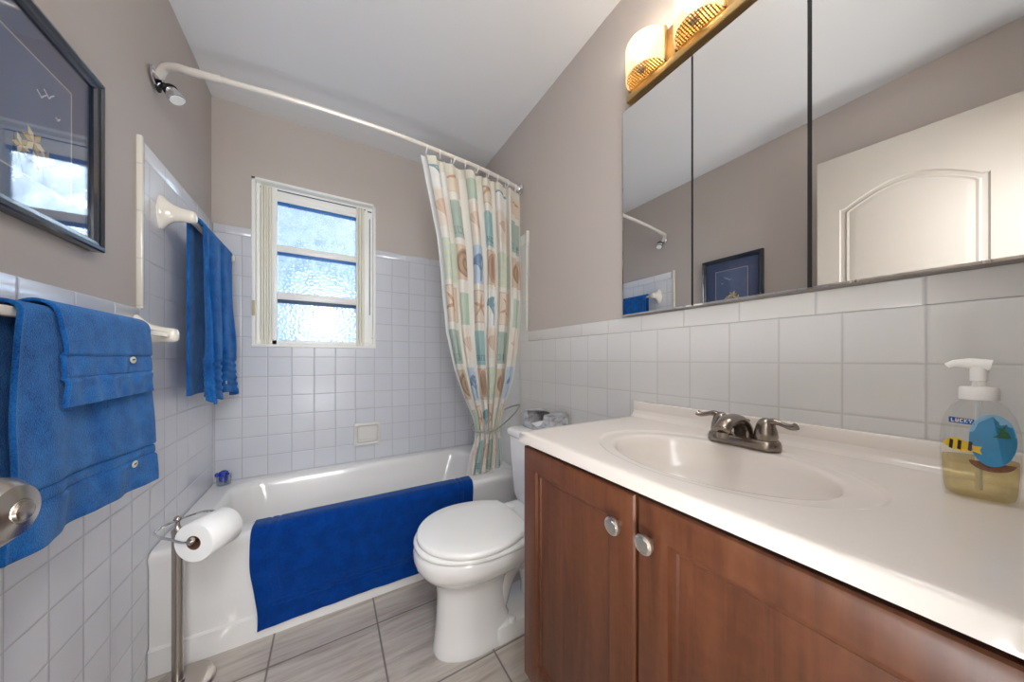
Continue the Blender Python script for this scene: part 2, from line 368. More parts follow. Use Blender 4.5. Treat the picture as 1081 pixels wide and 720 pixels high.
# ------------------------------------------------------------------ bathtub
tub = thing('bathtub', 'white enamel bathtub with straight apron along the back of the room', 'bathtub', (.214, 1.85, 0))
rings = []
X0, X1, Y0, Y1 = L + .001, R - .001, 1.505, B - .001
for z, y0 in ((0, 1.502), (.086, 1.502), (.0885, 1.510), (.091, 1.513), (.34, 1.512), (.37, 1.508), (.395, 1.503)): rings.append(rrect(X0, X1, y0, Y1, z, .006))
for z, i in ((.405, .004), (.412, .010), (.415, .018)): rings.append(rrect(X0 + i * .2, X1 - i * .2, 1.503 + i, Y1 - i * .2, z, .01))
for z, i, r in ((.415, .0, .09), (.411, .010, .10), (.400, .018, .11), (.38, .024, .12), (.25, .045, .13), (.14, .075, .14), (.095, .12, .14), (.083, .17, .12), (.080, .22, .08)):
    rings.append(rrect(X0 + .085 + i * 1.1, X1 - .10 - i * 1.6, 1.590 + i, Y1 - .055 - i, z, r))
MB().loft(rings, True, True).build('tub_shell', m_tub, tub, angle=50)
MB().lathe([(.034, 0), (.034, .004), (.028, .006)], (-.25, 1.86, .0805)).build('drain', m_chrome, tub)
MB().lathe([(.036, 0), (.036, .006), (.02, .014)], (-.372, 1.85, .30), 'x').build('overflow_plate', m_chrome, tub)

# soap dish on the back wall
m_dish = simple('dish_ceramic', rgb(216, 214, 210), .2, coat=.3, bump=(7, .02, .001))
sd = thing('soap_dish', 'cream ceramic soap dish set into the back wall tile above the tub', 'soap dish', (.208, B, .515))
o = MB()
o.loft([rrect(.130, .286, 0, .145, 0, .012), rrect(.132, .284, .002, .143, .016, .012), rrect(.142, .274, .012, .133, .020, .010), rrect(.150, .266, .022, .125, .014, .008), rrect(.154, .262, .026, .121, .001, .008)], True, True)
o.v = [(x, B - z, .512 + y) for x, y, z in o.v]; o.build('dish_frame', m_dish, sd)
MB().tube([(.150, B - .014, .548), (.156, B - .03, .548), (.208, B - .034, .548), (.260, B - .03, .548), (.266, B - .014, .548)], .006).build('dish_bar', m_dish, sd)

# ------------------------------------------------------------------ shower rod and curtain
RODP = [(-.505, 1.548, 2.042), (-.485, 1.525, 2.062), (-.45, 1.503, 2.062), (-.41, 1.487, 2.054), (-.313, 1.468, 2.050), (-.147, 1.447, 2.050), (0, 1.436, 2.050), (.15, 1.430, 2.050), (.257, 1.430, 2.050), (.408, 1.438, 2.050), (.637, 1.455, 2.049), (.742, 1.468, 2.048), (.86, 1.490, 2.046), (R - .010, 1.512, 2.044)]
def rod_y(x):
    for a, b in zip(RODP, RODP[1:]):
        if a[0] <= x <= b[0]: return a[1] + (b[1] - a[1]) * (x - a[0]) / (b[0] - a[0])
    return RODP[-1][1]
rod = thing('shower_rod', 'curved white shower curtain rod spanning the room above the tub', 'curtain rod', (L, 1.55, 2.0))
sp = spline(RODP, 8); k = 32
MB().tube(sp[:k], .0125, 14).build('rod_sleeve', m_rod, rod)
MB().tube(sp[k - 1:], .0100, 14).build('rod', m_rod, rod)
MB().lathe([(.030, 0), (.030, .006), (.020, .012), (.016, .02)], (L, 1.557, 2.045), 'x').build('wall_flange', m_chrome, rod)
MB().lathe([(.030, 0), (.030, -.006), (.020, -.012), (.016, -.02)], (R, 1.512, 2.044), 'x').build('wall_flange', m_chrome, rod)
# shower head under the left end
sh = thing('shower_fixture', 'small chrome shower head on the left wall under the rod end', 'shower head', (L, 1.575, 2.01))
Rm = Matrix.Rotation(math.radians(-142), 3, 'Y') @ Matrix.Identity(3)
MB().lathe([(.024, 0), (.024, .004), (.012, .010)], (L, 1.578, 2.030), 'x').tube([(L + .004, 1.578, 2.030), (L + .02, 1.573, 2.032), (L + .034, 1.568, 2.024)], .008).build('shower_arm', m_dark, sh)
d = Vector((.42, -.10, -.80)).normalized(); q = Vector((0, 0, 1)).rotation_difference(d).to_matrix()
MB().lathe([(.011, -.008), (.015, .0), (.020, .008), (.023, .022), (.025, .034), (.024, .037), (.021, .039)], (L + .036, 1.567, 2.020), R=q).build('spray_head', m_chrome, sh)
MB().lathe([(.018, -.004), (.021, .0), (.021, .008), (.018, .010)], (L + .034, 1.568, 2.022), R=q).build('swivel_collar', m_dark, sh)
MB().lathe([(.0205, 0), (.0195, .003)], Vector((L + .036, 1.567, 2.020)) + d * .0385, R=q).build('spray_face', m_whitep, sh)

# curtain: printed cloth gathered in deep folds, tied near its foot
def lerp_tab(tab, z):
    tab = sorted(tab)
    if z <= tab[0][0]: return tab[0][1]
    for (a, va), (b, vb) in zip(tab, tab[1:]):
        if z <= b:
            t = (z - a) / (b - a); return va + (vb - va) * t
    return tab[-1][1]
XL = [(.24, .650), (.41, .672), (.52, .690), (.60, .712), (.66, .712), (.74, .690), (.80, .660), (.88, .622), (1.0, .570), (1.20, .512), (1.65, .440), (2.02, .366)]
XR = [(.24, .885), (.41, .890), (.50, .892), (.60, .885), (.66, .868), (.74, .882), (.80, .900), (.94, .930), (1.20, .943), (2.02, .945)]
YC = [(.24, 1.655), (.41, 1.640), (.62, 1.625), (.80, 1.605), (1.0, 1.56), (1.3, 1.505), (1.7, 1.470)]
NF = 6.25
def curt(u, v):
    z = 2.022 - v * (2.022 - .26)
    xl, xr = lerp_tab(XL, z), lerp_tab(XR, z)
    amp = .024 + .008 * math.sin(u * 17 + 1)
    pin = math.exp(-((z - .655) / .10) ** 2); amp *= (1 - .45 * pin) * (1 if z > 1 else .85)
    ph = 2 * PI * NF * (u + .018 * math.sin(u * 9 + v * 1.5) + .004 * math.sin(v * 9 + u * 30))
    x = xl + (xr - xl) * u + .011 * math.sin(2 * ph) * (xr - xl) / .56
    lim = 1 - .0 * u
    if z > 1.7: yc = rod_y(min(.93, x)) + (1.470 - rod_y(.4)) * 0
    else:
        t = sstep(1.7, 1.3, z); yc = rod_y(min(.93, x)) * (1 - t) + lerp_tab(YC, z) * t
    y = yc + amp * math.cos(ph) + .006 * math.sin(3.1 * ph + v * 5)
    drop = .012 * (1 - math.cos(ph)) * sstep(.06, 0, v)     # sags a little between the rings
    return (min(x, R - .006), y, z - drop - .012 * pin * math.sin(ph))
nu, nv = 620, 520
vs, fs = grid(curt, nu, nv)
def cloth_colors():
    u = np.tile(np.linspace(0, 1, nu + 1), nv + 1); v = np.repeat(np.linspace(0, 1, nv + 1), nu + 1)
    X = u * 1.02; Y = v * 1.76                                # metres of cloth
    base = np.array(rgb(232, 228, 220)[:3]); col = np.tile(base, (X.size, 1))
    pal = dict(beige=rgb(226, 208, 188), sage=rgb(184, 202, 184), aqua=rgb(170, 202, 205), white=rgb(236, 236, 232), sand=rgb(222, 202, 178), blue=rgb(186, 206, 224), stripe=rgb(206, 214, 182), tan=rgb(206, 180, 152))
    def put(mask, c, k=1.0):
        m = mask.astype(float)[:, None] * k; col[:] = col * (1 - m) + np.array(c[:3]) * m
    cw, ch = .17, .2067
    rows = ['A', 'B', 'C']
    ci = np.floor(X / cw).astype(int); ri = np.floor((Y + .04) / ch).astype(int)
    for r in range(ri.min(), ri.max() + 1):
        for c in range(ci.min(), ci.max() + 1):
            m = (ri == r) & (ci == c)
            if not m.any(): continue
            idx = np.where(m)[0]
            p = (X[idx] / cw - c - .5) * 2; q = -((Y[idx] + .04) / ch - r - .5) * 2      # -1..1, q up
            sub = col[idx]
            def P(mask, colr, k=1.0):
                mm = mask.astype(float)[:, None] * k; sub[:] = sub * (1 - mm) + np.array(colr[:3]) * mm
            kind = (r % 3, (c + (r // 3)) % 4)
            bx = lambda a, b, c_, d: (p > a) & (p < b) & (q > c_) & (q < d)
            def edge(a, b, c_, d, colr):
                P(bx(a, b, c_, d) & ~bx(a + .06, b - .06, c_ + .05, d - .05), colr, .8)
            def star(cx, cy, s, colr, rot=.3):
                dx, dy = (p - cx) / s, (q - cy) / s * 1.1; rad = np.hypot(dx, dy); th = np.arctan2(dy, dx) + rot
                k_ = np.abs(((th * 5 / (2 * PI)) % 1) - .5) * 2
                P(rad < .25 + .75 * k_ ** 2.6, colr, .9); P(rad < .12, rgb(150, 98, 62), .7)
            def coral(cx, cy, s, colr):
                m_ = np.zeros(p.size, bool)
                def seg(a, b, wd):
                    ax, ay = a; bx_, by = b; vx, vy = bx_ - ax, by - ay; t = np.clip(((p - ax) * vx + (q - ay) * vy) / (vx * vx + vy * vy), 0, 1)
                    m_[:] |= np.hypot(p - ax - t * vx, q - ay - t * vy) < wd
                def br(x, y, a, ln, dep):
                    x2, y2 = x + ln * math.cos(a), y + ln * math.sin(a); seg((x, y), (x2, y2), .055)
                    if dep:
                        for da in (-.5, .1, .6): br(x2, y2, a + da + rs.uniform(-.15, .15), ln * .74, dep - 1)
                rs = random.Random(r * 31 + c); br(cx, cy - s * .9, PI / 2, s * .55, 3); P(m_, colr, .9)
            def fan(cx, cy, s, colr, d2):
                dx, dy = (p - cx) / s, (q - cy) / s; rad = np.hypot(dx, dy + .7); th = np.arctan2(dx, dy + .7)
                m_ = (rad < 1.35) & (np.abs(th) < .85); P(m_, colr, .9); P(m_ & (np.sin(th * 22) > .5), d2, .45)
            def snail(cx, cy, s):
                dx, dy = (p - cx) / s, (q - cy) / s; rad = np.hypot(dx, dy * 1.1); th = np.arctan2(dy, dx)
                P(rad < 1, rgb(176, 138, 104), .9); P((rad < .96) & (np.sin(rad * 13 - th) > .35), rgb(120, 84, 60), .7)
            def text(s_, cx, cy, hgt, colr):
                F5 = {'O': ('111', '101', '101', '101', '111'), 'C': ('111', '100', '100', '100', '111'), 'E': ('111', '100', '110', '100', '111'), 'A': ('010', '101', '111', '101', '101'), 'N': ('101', '111', '111', '101', '101'), 'S': ('111', '100', '111', '001', '111'), 'H': ('101', '101', '111', '101', '101'), 'L': ('100', '100', '100', '100', '111')}
                wd = hgt * .62
                for i, chh in enumerate(s_):
                    x0 = cx + (i - len(s_) / 2) * wd * 1.35
                    for rr_ in range(5):
                        for cc in range(3):
                            if F5[chh][rr_][cc] == '1': P(bx(x0 + cc * wd / 3, x0 + (cc + 1) * wd / 3, cy + hgt / 2 - (rr_ + 1) * hgt / 5, cy + hgt / 2 - rr_ * hgt / 5), colr, .85)
            if kind[0] == 0:
                if kind[1] == 0: P(bx(-.95, .95, -.95, .95), pal['white']); coral(0, 0, .95, rgb(70, 140, 160))
                elif kind[1] == 1: P(bx(-.8, .8, -.85, .85), pal['beige']); edge(-.8, .8, -.85, .85, pal['tan']); star(0, 0, .75, rgb(186, 134, 96))
                elif kind[1] == 2: P(bx(-.6, .7, -.95, .6), pal['sage']); P(bx(-.1, .35, -.95, .6), rgb(160, 196, 172), .7)
                else: P(bx(-.75, .75, -.8, .8), pal['sand'], .6); star(0, 0, .7, rgb(192, 142, 104), 1.0); edge(-.75, .75, -.8, .8, pal['tan'])
            elif kind[0] == 1:
                if kind[1] == 0: P(bx(-.8, .85, -.6, .95), rgb(228, 216, 204)); fan(0, .2, .62, rgb(214, 184, 160), rgb(180, 144, 118))
                elif kind[1] == 1: P(bx(-.8, .8, -.9, .8), rgb(172, 188, 176)); text('OCEAN', 0, -.55, .36, rgb(70, 120, 124)); P(bx(-.8, -.3, -.9, .8), rgb(150, 178, 168), .5)
                elif kind[1] == 2: P(bx(-.7, .8, -.7, .9), rgb(234, 222, 210)); fan(0, .1, .6, rgb(222, 198, 178), rgb(186, 152, 126))
                else: P(bx(-.8, .7, -.95, .8), pal['aqua']); P(bx(-.3, .3, -.95, .8), rgb(120, 176, 176), .6); text('SHELL', 0, -.6, .30, rgb(60, 110, 130))
            else:
                if kind[1] == 0:
                    P(bx(-.9, .9, -.9, .9), pal['stripe'], .8); P(bx(-.9, .9, -.9, .9) & (np.sin(q * 16) > .2), rgb(198, 214, 206), .8)
                elif kind[1] == 1: P(bx(-.85, .85, -.8, .8), rgb(214, 192, 168)); snail(0, 0, .72)
                elif kind[1] == 2: P(bx(-.8, .8, -.9, .9), pal['blue']); coral(0, 0, .8, rgb(64, 118, 168))
                else: P(bx(-.75, .75, -.85, .85), rgb(220, 198, 176)); P(np.hypot(p / .45, q / .75) < 1, rgb(178, 134, 102), .85); P((np.hypot(p / .2, q / .6) < 1), rgb(140, 98, 72), .6); edge(-.75, .75, -.85, .85, pal['tan'])
            col[idx] = sub
    col = col * .85 + base * .15
    put(Y < .05, rgb(226, 222, 208)); put(X < .02, rgb(236, 236, 234))
    return col
M = N('printed_curtain_cloth'); ca = M.n('VertexColor'); ca.layer_name = 'print'
tl = M.n('BsdfTranslucent'); mx = M.n('MixShader'); mx.inputs[0].default_value = .22
M.set(Roughness=.7); M.l(ca.outputs['Color'], M.p.inputs['Base Color']); M.l(ca.outputs['Color'], tl.inputs[0])
M.bump(M.noise(700, 2), .15, .0008)
M.l(M.p.outputs[0], mx.inputs[1]); M.l(tl.outputs[0], mx.inputs[2]); M.l(mx.outputs[0], M.out.inputs[0]); m_curt = M.m
cur = thing('shower_curtain', 'shower curtain printed with shells, coral and starfish, gathered and tied at the right', 'shower curtain', (.66, 1.47, 2.02))
mb = MB(); mb.v = vs; mb.f = fs; mb.mi = [0] * len(fs)
co = mb.build('curtain_cloth', m_curt, cur, angle=180, fix=False)
att = co.data.color_attributes.new('print', 'FLOAT_COLOR', 'POINT')
cc = np.ones((len(vs), 4), np.float32); cc[:, :3] = cloth_colors(); att.data.foreach_set('color', cc.ravel())
# tieback: a cord round the bundle, hooked to the wall
tb = [(R - .012, 1.50, .80), (.915, 1.505, .765), (.88, 1.535, .715), (.83, 1.560, .672), (.77, 1.572, .650), (.71, 1.590, .655), (.690, 1.625, .668), (.72, 1.672, .680), (.80, 1.690, .70), (.88, 1.66, .74), (.925, 1.58, .78), (R - .012, 1.505, .80)]
MB().tube(spline(tb, 6), .0045, 8).build('tieback_cord', simple('curtain_cord', rgb(150, 150, 140), .8, bump=(200, .3)), cur)
ring0 = None
for i in range(9):
    x = .385 + i * .0655; y = rod_y(x)
    if ring0 is None:
        t = MB().torus((0, 0, 0), .019, .0022, Matrix.Rotation(PI / 2, 3, 'Y') @ Matrix.Identity(3)).build('curtain_ring', m_whitep); ring0 = t
    else:
        t = ring0.copy(); C.objects.link(t)
    t.location = (x, y, 2.047 - .010); t.rotation_euler = (0, 0, random.uniform(-.4, .4))
    tag(t, 'small translucent white ring holding the printed curtain to the rod', 'curtain ring', 'curtain rings on the rod')

# ------------------------------------------------------------------ bath mat over the tub rim
prof = spline([(1.612, .30), (1.603, .37), (1.592, .405), (1.575, .421), (1.545, .4245), (1.515, .423), (1.498, .412), (1.494, .38), (1.4925, .30), (1.492, .2), (1.488, .10), (1.484, .045)] if False else [(1.612, .30, 0), (1.603, .37, 0), (1.592, .405, 0), (1.575, .4215, 0), (1.545, .4245, 0), (1.515, .423, 0), (1.497, .411, 0), (1.493, .38, 0), (1.492, .30, 0), (1.491, .2, 0), (1.487, .10, 0), (1.482, .045, 0)], 8)
plen = [0]
for a, b in zip(prof, prof[1:]): plen.append(plen[-1] + (b - a).length)
def pat(s):
    s *= plen[-1]
    for i in range(len(prof) - 1):
        if plen[i + 1] >= s: t = (s - plen[i]) / (plen[i + 1] - plen[i] + 1e-9); return prof[i].lerp(prof[i + 1], t)
    return prof[-1]
def matf(u, v):
    p = pat(v); x = -.252 + u * .895
    d = 0
    for (a, b) in ((.055, .945), (.085, .915)):
        for e_ in (a, b):
            if .10 < v < .90: d += .0035 * math.exp(-((u - e_) / .005) ** 2)
    for e_ in (.84, .87):
        if .05 < u < .95: d += .0035 * math.exp(-((v - e_) / .006) ** 2)
    x += .012 * v * v * (u - .2) * 0 + (.018 * sstep(.55, 1, v) * (1 - u)) + .004 * math.sin(v * 9)
    wav = .003 * math.sin(u * 14 + v * 3) + .0016 * math.sin(u * 41 + v * 9) + .0015 * math.sin(v * 33 + u * 6)
    wav = abs(wav) if v > .35 else wav * .3 + .001
    z = p.y + (.010 * sstep(.85, 1, v) * math.sin(u * PI)) 
    return (x, p.x - wav + d * (1 if v > .4 else 0), z - (d if v < .5 else 0))
mb = MB(); mb.v, mb.f = grid(matf, 260, 170); mb.mi = [0] * len(mb.f)
o = mb.build('bath_mat', m_mat, angle=180, fix=False); solid(o, .008, 0)
origin(o, (.2, 1.50, .42)); tag(o, 'royal blue terry bath mat draped over the front rim of the tub', 'bath mat')

# ------------------------------------------------------------------ ceramic towel bars
def bar(name, label, y0, y1, z, xb, group):
    t = thing(name, label, 'towel bar', (L, (y0 + y1) / 2, z - .06), group)
    for y, s in ((y0, 1), (y1, -1)):
        rings = []
        for dx, hy, hz, cz in ((0, .030, .062, 0), (.006, .030, .062, 0), (.012, .027, .056, .0), (.022, .022, .042, .002), (.036, .019, .030, .003), (.055, .018, .025, .002), (.078, .0185, .023, 0), (.088, .018, .022, 0), (.094, .015, .018, 0), (.0965, .008, .010, 0)):
            rings.append([(L + dx, y + hy * math.cos(a) * (1 - .25 * abs(math.sin(a)) if dx < .02 else 1), z + cz + hz * math.sin(a)) for a in [2 * PI * k / 28 for k in range(28)]])
        MB().loft(rings).build('bar_post', m_cream, t, angle=60)
    MB().box(xb - .0085, xb + .0085, y0, y1, z - .0085, z + .0085, .003).build('bar', m_cream, t)
    return t
BX = -.448
bar('towel_bar', 'cream ceramic towel bar over the low tile beside the picture', .775, 1.435, 1.140, BX, 'ceramic towel bars')
bar('towel_bar', 'cream ceramic towel bar inside the tub surround, higher of the two', 1.60, 2.135, 1.590, BX, 'ceramic towel bars')

# ------------------------------------------------------------------ towels
def towel(name, label, cat, mat, y0, y1, zb, xb, rad, zf, zk, wave=0, fold=None, bands=(), skew=0, cr=0, nu=140, nv=220, th=.006, tilt=0, seed=1, group=None, shape=None):
    """cloth over a bar: front leg to zf, back leg to zk; bands = heights above the front hem"""
    rs = random.Random(seed); ph = [rs.uniform(0, 6.28) for _ in range(6)]
    Lf = zb - zf; Lk = zb - zk; arc = PI * rad; tot = Lf + Lk + arc
    def fn(u, v):
        s = v * tot; y = y0 + (y1 - y0) * u
        if s < Lk: x, z, fr_ = xb - rad, zk + s, 0
        elif s < Lk + arc: a = (s - Lk) / rad; x, z, fr_ = xb - rad * math.cos(a), zb + rad * math.sin(a), (s - Lk) / arc
        else: x, z, fr_ = xb + rad, zb - (s - Lk - arc), 1
        dn = max(0, (zb - z)) / max(Lf, .01)
        if fr_ >= 1:
            h = z - zf
            w_ = .004 * dn * math.sin(u * 11 + dn * 6 + ph[5]) * math.sin(dn * 7 + u * 4) + wave * dn * (math.sin(u * 7 + ph[0]) * .6 + math.sin(u * 15 + ph[1] + dn * 2) * .4) + .002 * math.sin(u * 33 + ph[2] + z * 20) * dn
            x += w_ + cr * dn
            for (ba, bb) in bands:
                if ba < h < bb: x -= .003
                for e_ in (ba, bb): x -= .004 * math.exp(-((h - e_) / .0028) ** 2)
            y += skew * (1 - u) * dn + .006 * math.sin(dn * 5 + ph[3]) * (1 if u < .02 else .8)
            z += tilt * (u - .5) * dn
            x += .0022 * math.exp(-((u - .0) / .012) ** 2)
        else:
            dk = max(0, (zb - z)) / max(Lk, .01); x += (-.3 * wave) * dk * math.sin(u * 8 + ph[4]); x = max(x, L + .006)
        if fold: x, y, z = fold(x, y, z, u, dn, fr_)
        return (x, y, z)
    mb = MB(); mb.v, mb.f = grid(fn, nu, nv); mb.mi = [0] * len(mb.f)
    t = thing(name, label, cat, (xb, (y0 + y1) / 2, zb), group)
    o = mb.build('towel_cloth', mat, t, angle=180, fix=False); solid(o, th, 0)
    return t, o
m_patch = simple('towel_badge_white', rgb(222, 220, 200), .7, bump=(200, .2)); m_green = simple('towel_badge_green', rgb(40, 92, 50), .7, bump=(200, .2))
def badge(t, x, y, z, s=.010):
    # little woven emblem: an oval patch with a long-tailed reptile outline
    MB().lathe([(s, 0), (s, .0012), (s * .8, .0016)], (x, y, z), 'x', sx=1.15, sy=.75).build('towel_badge', m_patch, t)
    body = [(-.8, .05), (-.5, .22), (0, .28), (.35, .2), (.95, .28), (.98, .12), (.5, .0), (.25, -.25), (.1, -.05), (-.25, -.05), (-.4, -.28), (-.5, -.02), (-1, -.12)]
    pts = [(x + .0018, y + a * s * .8, z + b * s * .9) for a, b in body]; back = [(x + .001, p[1], p[2]) for p in pts]
    MB().loft([back, pts]).build('badge_motif', m_green, t)
t1, _ = towel('bath_towel', 'large blue bath towel hanging over the low ceramic bar by the door knob', 'towel', m_terry, .842, 1.262, 1.140, BX, .017, .735, .86, wave=.012, bands=((.072, .098),), skew=-.045, cr=.0, tilt=-.02, seed=3)
badge(t1, BX + .0245, 1.165, .796, .011)
t2, _ = towel('hand_towel', 'small blue hand towel with woven border folded over the large bath towel', 'towel', m_terry2, .905, 1.232, 1.142, BX, .026, .974, 1.00, wave=.004, bands=((.052, .096),), skew=.012, cr=.006, tilt=.004, seed=5, th=.006)
badge(t2, BX + .0325, 1.135, 1.060, .011)
def fold2(x, y, z, u, dn, fr_):
    a = 2 * PI * (2.6 * u + .1); dd = .35 + .65 * dn
    if fr_ >= 1:
        x += .016 * math.sin(a + .6) * dd + .006 * math.sin(2.3 * a) * dd + .010 * dn
        y += .012 * math.sin(2 * a) * dd + .02 * dn * (u - .5) * 2 * (.5)
        z += -.02 * dn * math.cos(a * .8) * .6
        y += -.008 * dn * (1 - u)
    elif fr_ == 0: x += .004 * math.sin(a); y += .004 * math.cos(a)
    return (max(x, L + .006), min(y, B - .01), z)
t3, _ = towel('hand_towel', 'blue towel folded lengthwise on the high ceramic bar near the window', 'towel', m_terry2, 1.655, 2.085, 1.590, BX, .020, .895, .92, wave=.006, bands=((.028, .040), (.058, .070), (.088, .100), (.118, .130), (.148, .160)), fold=fold2, nu=180, nv=260, seed=8, th=.009)
badge(t3, BX + .040, 1.90, .955, .009)

# ------------------------------------------------------------------ framed picture on the left wall
pf = thing('framed_picture', 'navy framed flower picture hanging on the left wall above the towels', 'picture', (L, 1.054, 1.34))
fy0, fy1, fz0, fz1 = .867, 1.241, 1.338, 1.772; fw = .026
m_frame = simple('picture_frame_lacquer', rgb(22, 34, 48), .25, coat=.5, bump=(30, .04, .0008))
def frame_ring(pad, x): return [(x, fy0 + pad, fz0 + pad), (x, fy1 - pad, fz0 + pad), (x, fy1 - pad, fz1 - pad), (x, fy0 + pad, fz1 - pad)]
MB().loft([frame_ring(0, L - .006), frame_ring(0, L + .016), frame_ring(.003, L + .020), frame_ring(.010, L + .022), frame_ring(.014, L + .017), frame_ring(.022, L + .015), frame_ring(fw, L + .010), frame_ring(fw, L - .006)], False, False).build('picture_frame', m_frame, pf, angle=20)
# art: navy mat, pale fillet, night-blue print with lilies and gulls
mx_ = L + .002
MB().box(L - .006, mx_, fy0 + fw - .004, fy1 - fw + .004, fz0 + fw - .004, fz1 - fw + .004).build('picture_mount', simple('navy_mount_board', rgb(66, 80, 120), .8, bump=(200, .1)), pf, smooth=False)
ay0, ay1, az0, az1 = .954, 1.154, 1.426, 1.684
f2 = MB()
for a in ((ay0, ay1, az1 - .003, az1), (ay0, ay1, az0, az0 + .003), (ay0, ay0 + .003, az0, az1), (ay1 - .003, ay1, az0, az1)): f2.box(mx_, mx_ + .001, *a)
f2.build('picture_fillet', simple('pale_fillet', rgb(190, 182, 178), .6, bump=(100, .1)), pf, smooth=False)
M = N('night_blue_print'); g = M.noise(9, 4); M.l(M.mix(g, rgb(62, 82, 122), rgb(104, 124, 164)), M.p.inputs['Base Color']); M.set(Roughness=.7)
MB().box(mx_ - .001, mx_ + .0006, ay0, ay1, az0, az1).build('picture_print', M.m, pf, smooth=False)
fl = MB(); lf = MB(); rs = random.Random(4)
for (cy, cz, s_) in ((1.045, 1.505, .030), (1.075, 1.485, .024), (1.015, 1.482, .022), (1.052, 1.468, .020)):
    for k in range(6):
        a = k * PI / 3 + rs.uniform(-.2, .2); dy, dzv = math.cos(a), math.sin(a)
        pts = [(cy, cz), (cy + dy * s_ * .5 - dzv * s_ * .22, cz + dzv * s_ * .5 + dy * s_ * .22), (cy + dy * s_, cz + dzv * s_), (cy + dy * s_ * .5 + dzv * s_ * .22, cz + dzv * s_ * .5 - dy * s_ * .22)]
        fl.loft([[(mx_ + .0006, *p) for p in pts], [(mx_ + .0012 + .0001 * k, *p) for p in pts]], mi=k % 2)
for k in range(5):
    y = .995 + k * .025; pts = [(y, 1.43), (y + .012, 1.432), (y - .012 + rs.uniform(-.01, .02), 1.50 - .01 * k)]
    lf.loft([[(mx_ + .0006, *p) for p in pts], [(mx_ + .0009, *p) for p in pts]])
fl.build('painted_flower', [simple('petal_cream', rgb(226, 214, 176), .7, bump=(200, .1)), simple('petal_gold', rgb(196, 168, 110), .7, bump=(200, .1))], pf, smooth=False)
lf.build('painted_leaf', simple('leaf_dark', rgb(38, 48, 50), .7, bump=(200, .1)), pf, smooth=False)
gb = MB()
for (cy, cz, s_) in ((1.085, 1.625, .014), (1.065, 1.612, .012), (1.11, 1.592, .006)):
    gb.tube([(mx_ + .001, cy - s_, cz + s_ * .6), (mx_ + .001, cy - s_ * .3, cz + s_ * .1), (mx_ + .001, cy, cz - s_ * .2), (mx_ + .001, cy + s_ * .3, cz + s_ * .3), (mx_ + .001, cy + s_, cz + s_)], .0011, 6)
gb.build('painted_gulls', simple('gull_white', rgb(220, 224, 232), .7, bump=(200, .1)), pf)
M = N('picture_glass'); M.t.nodes.remove(M.p); tr = M.n('BsdfTransparent'); gl = M.n('BsdfGlossy'); gl.inputs['Roughness'].default_value = .02
fz = M.n('LayerWeight'); fz.inputs[0].default_value = .5
mx = M.n('MixShader'); M.l(M.math('MULTIPLY_ADD', M.math('POWER', fz.outputs['Facing'], 3), .65, .03, clamp=True), mx.inputs[0]); M.l(tr.outputs[0], mx.inputs[1]); M.l(gl.outputs[0], mx.inputs[2]); M.l(mx.outputs[0], M.out.inputs[0])
bp = M.n('Bump'); bp.inputs['Strength'].default_value = .03; bp.inputs['Distance'].default_value = .002; M.l(M.noise(6, 1), bp.inputs['Height']); M.l(bp.outputs[0], gl.inputs['Normal'])
MB().box(L + .0055, L + .0075, fy0 + fw - .003, fy1 - fw + .003, fz0 + fw - .003, fz1 - fw + .003).build('picture_glazing', M.m, pf, smooth=False)

# ------------------------------------------------------------------ open door (leaf, panels, knob)
H0 = Vector((-.400, -.020, .012)); E0 = Vector((-.328, .566, .012))
ax = (E0 - H0); DW = ax.length; ax.normalize(); nrm = Vector((ax.y, -ax.x, 0))        # nrm points into the room
DH = 2.068; DT = .035
def dp(s, t, zz): return tuple(H0 + ax * s + nrm * t + Vector((0, 0, zz)))
door = struct('door_1', MB(), m_trimw) if False else None
mb = MB()
vsl = [dp(s, t, zz) for s in (0, DW) for t in (-DT, -.0055) for zz in (0, DH)]
mb.add(vsl, [(0, 1, 3, 2), (4, 6, 7, 5), (0, 4, 5, 1), (2, 3, 7, 6), (0, 2, 6, 4), (1, 5, 7, 3)])
# front skin with two moulded panels: polar-style rings from leaf edge to arched outline
def outline(s0, s1, z0, z1, arch, n=24):
    pts = [(s0, z0), (s1, z0)]
    for k in range(n + 1):
        t = k / n; s_ = s1 + (s0 - s1) * t; q_ = abs(2 * t - 1); pts.append((s_, z1 + (arch * math.cos(min(1, q_ / .92) * PI / 2) if arch else 0)))
    return pts
def inset(pts, d, s0, s1, z0):
    cs = sum(p[0] for p in pts) / len(pts); out = []
    zt_ = max(p[1] for p in pts)
    for s_, zz in pts:
        ns_ = s_ + (d if s_ <= s0 + 1e-6 else (-d if s_ >= s1 - 1e-6 else 0)); ns_ = min(max(ns_, s0 + d), s1 - d)
        nz = zz + d if zz <= z0 + 1e-6 else zz - d
        out.append((ns_, nz))
    return out
s0, s1 = .095, DW - .080
for (z0, z1, arch, zlo, zhi) in ((.90, 1.80, .085, .80, DH), (.22, .72, 0, 0, .80)):
    ol = outline(s0, s1, z0, z1, arch); n = len(ol)
    outer = []
    for i, (s_, zz) in enumerate(ol):       # matching points on the rectangle round the panel
        if i == 0: outer.append((0, zlo))
        elif i == 1: outer.append((DW, zlo))
        else:
            t = (i - 2) / 24; outer.append((DW * (1 - t), zhi))
    seq = [(outer, 0), (ol, 0)]
    for d_, dep in ((.006, -.006), (.016, -.007), (.026, -.001), (.034, -.0035), (.05, -.001), (.06, 0)): seq.append((inset(ol, d_, s0, s1, z0), dep))
    mb.loft([[dp(s_, dep, zz) for s_, zz in pts] for pts, dep in seq], False, True)
door = struct('door_1', mb, simple('door_paint', rgb(166, 158, 149), .45, bump=(60, .05, .0005)), angle=25)
kb = MB().build if False else None
ks, kz = DW - .046, .912 - .012
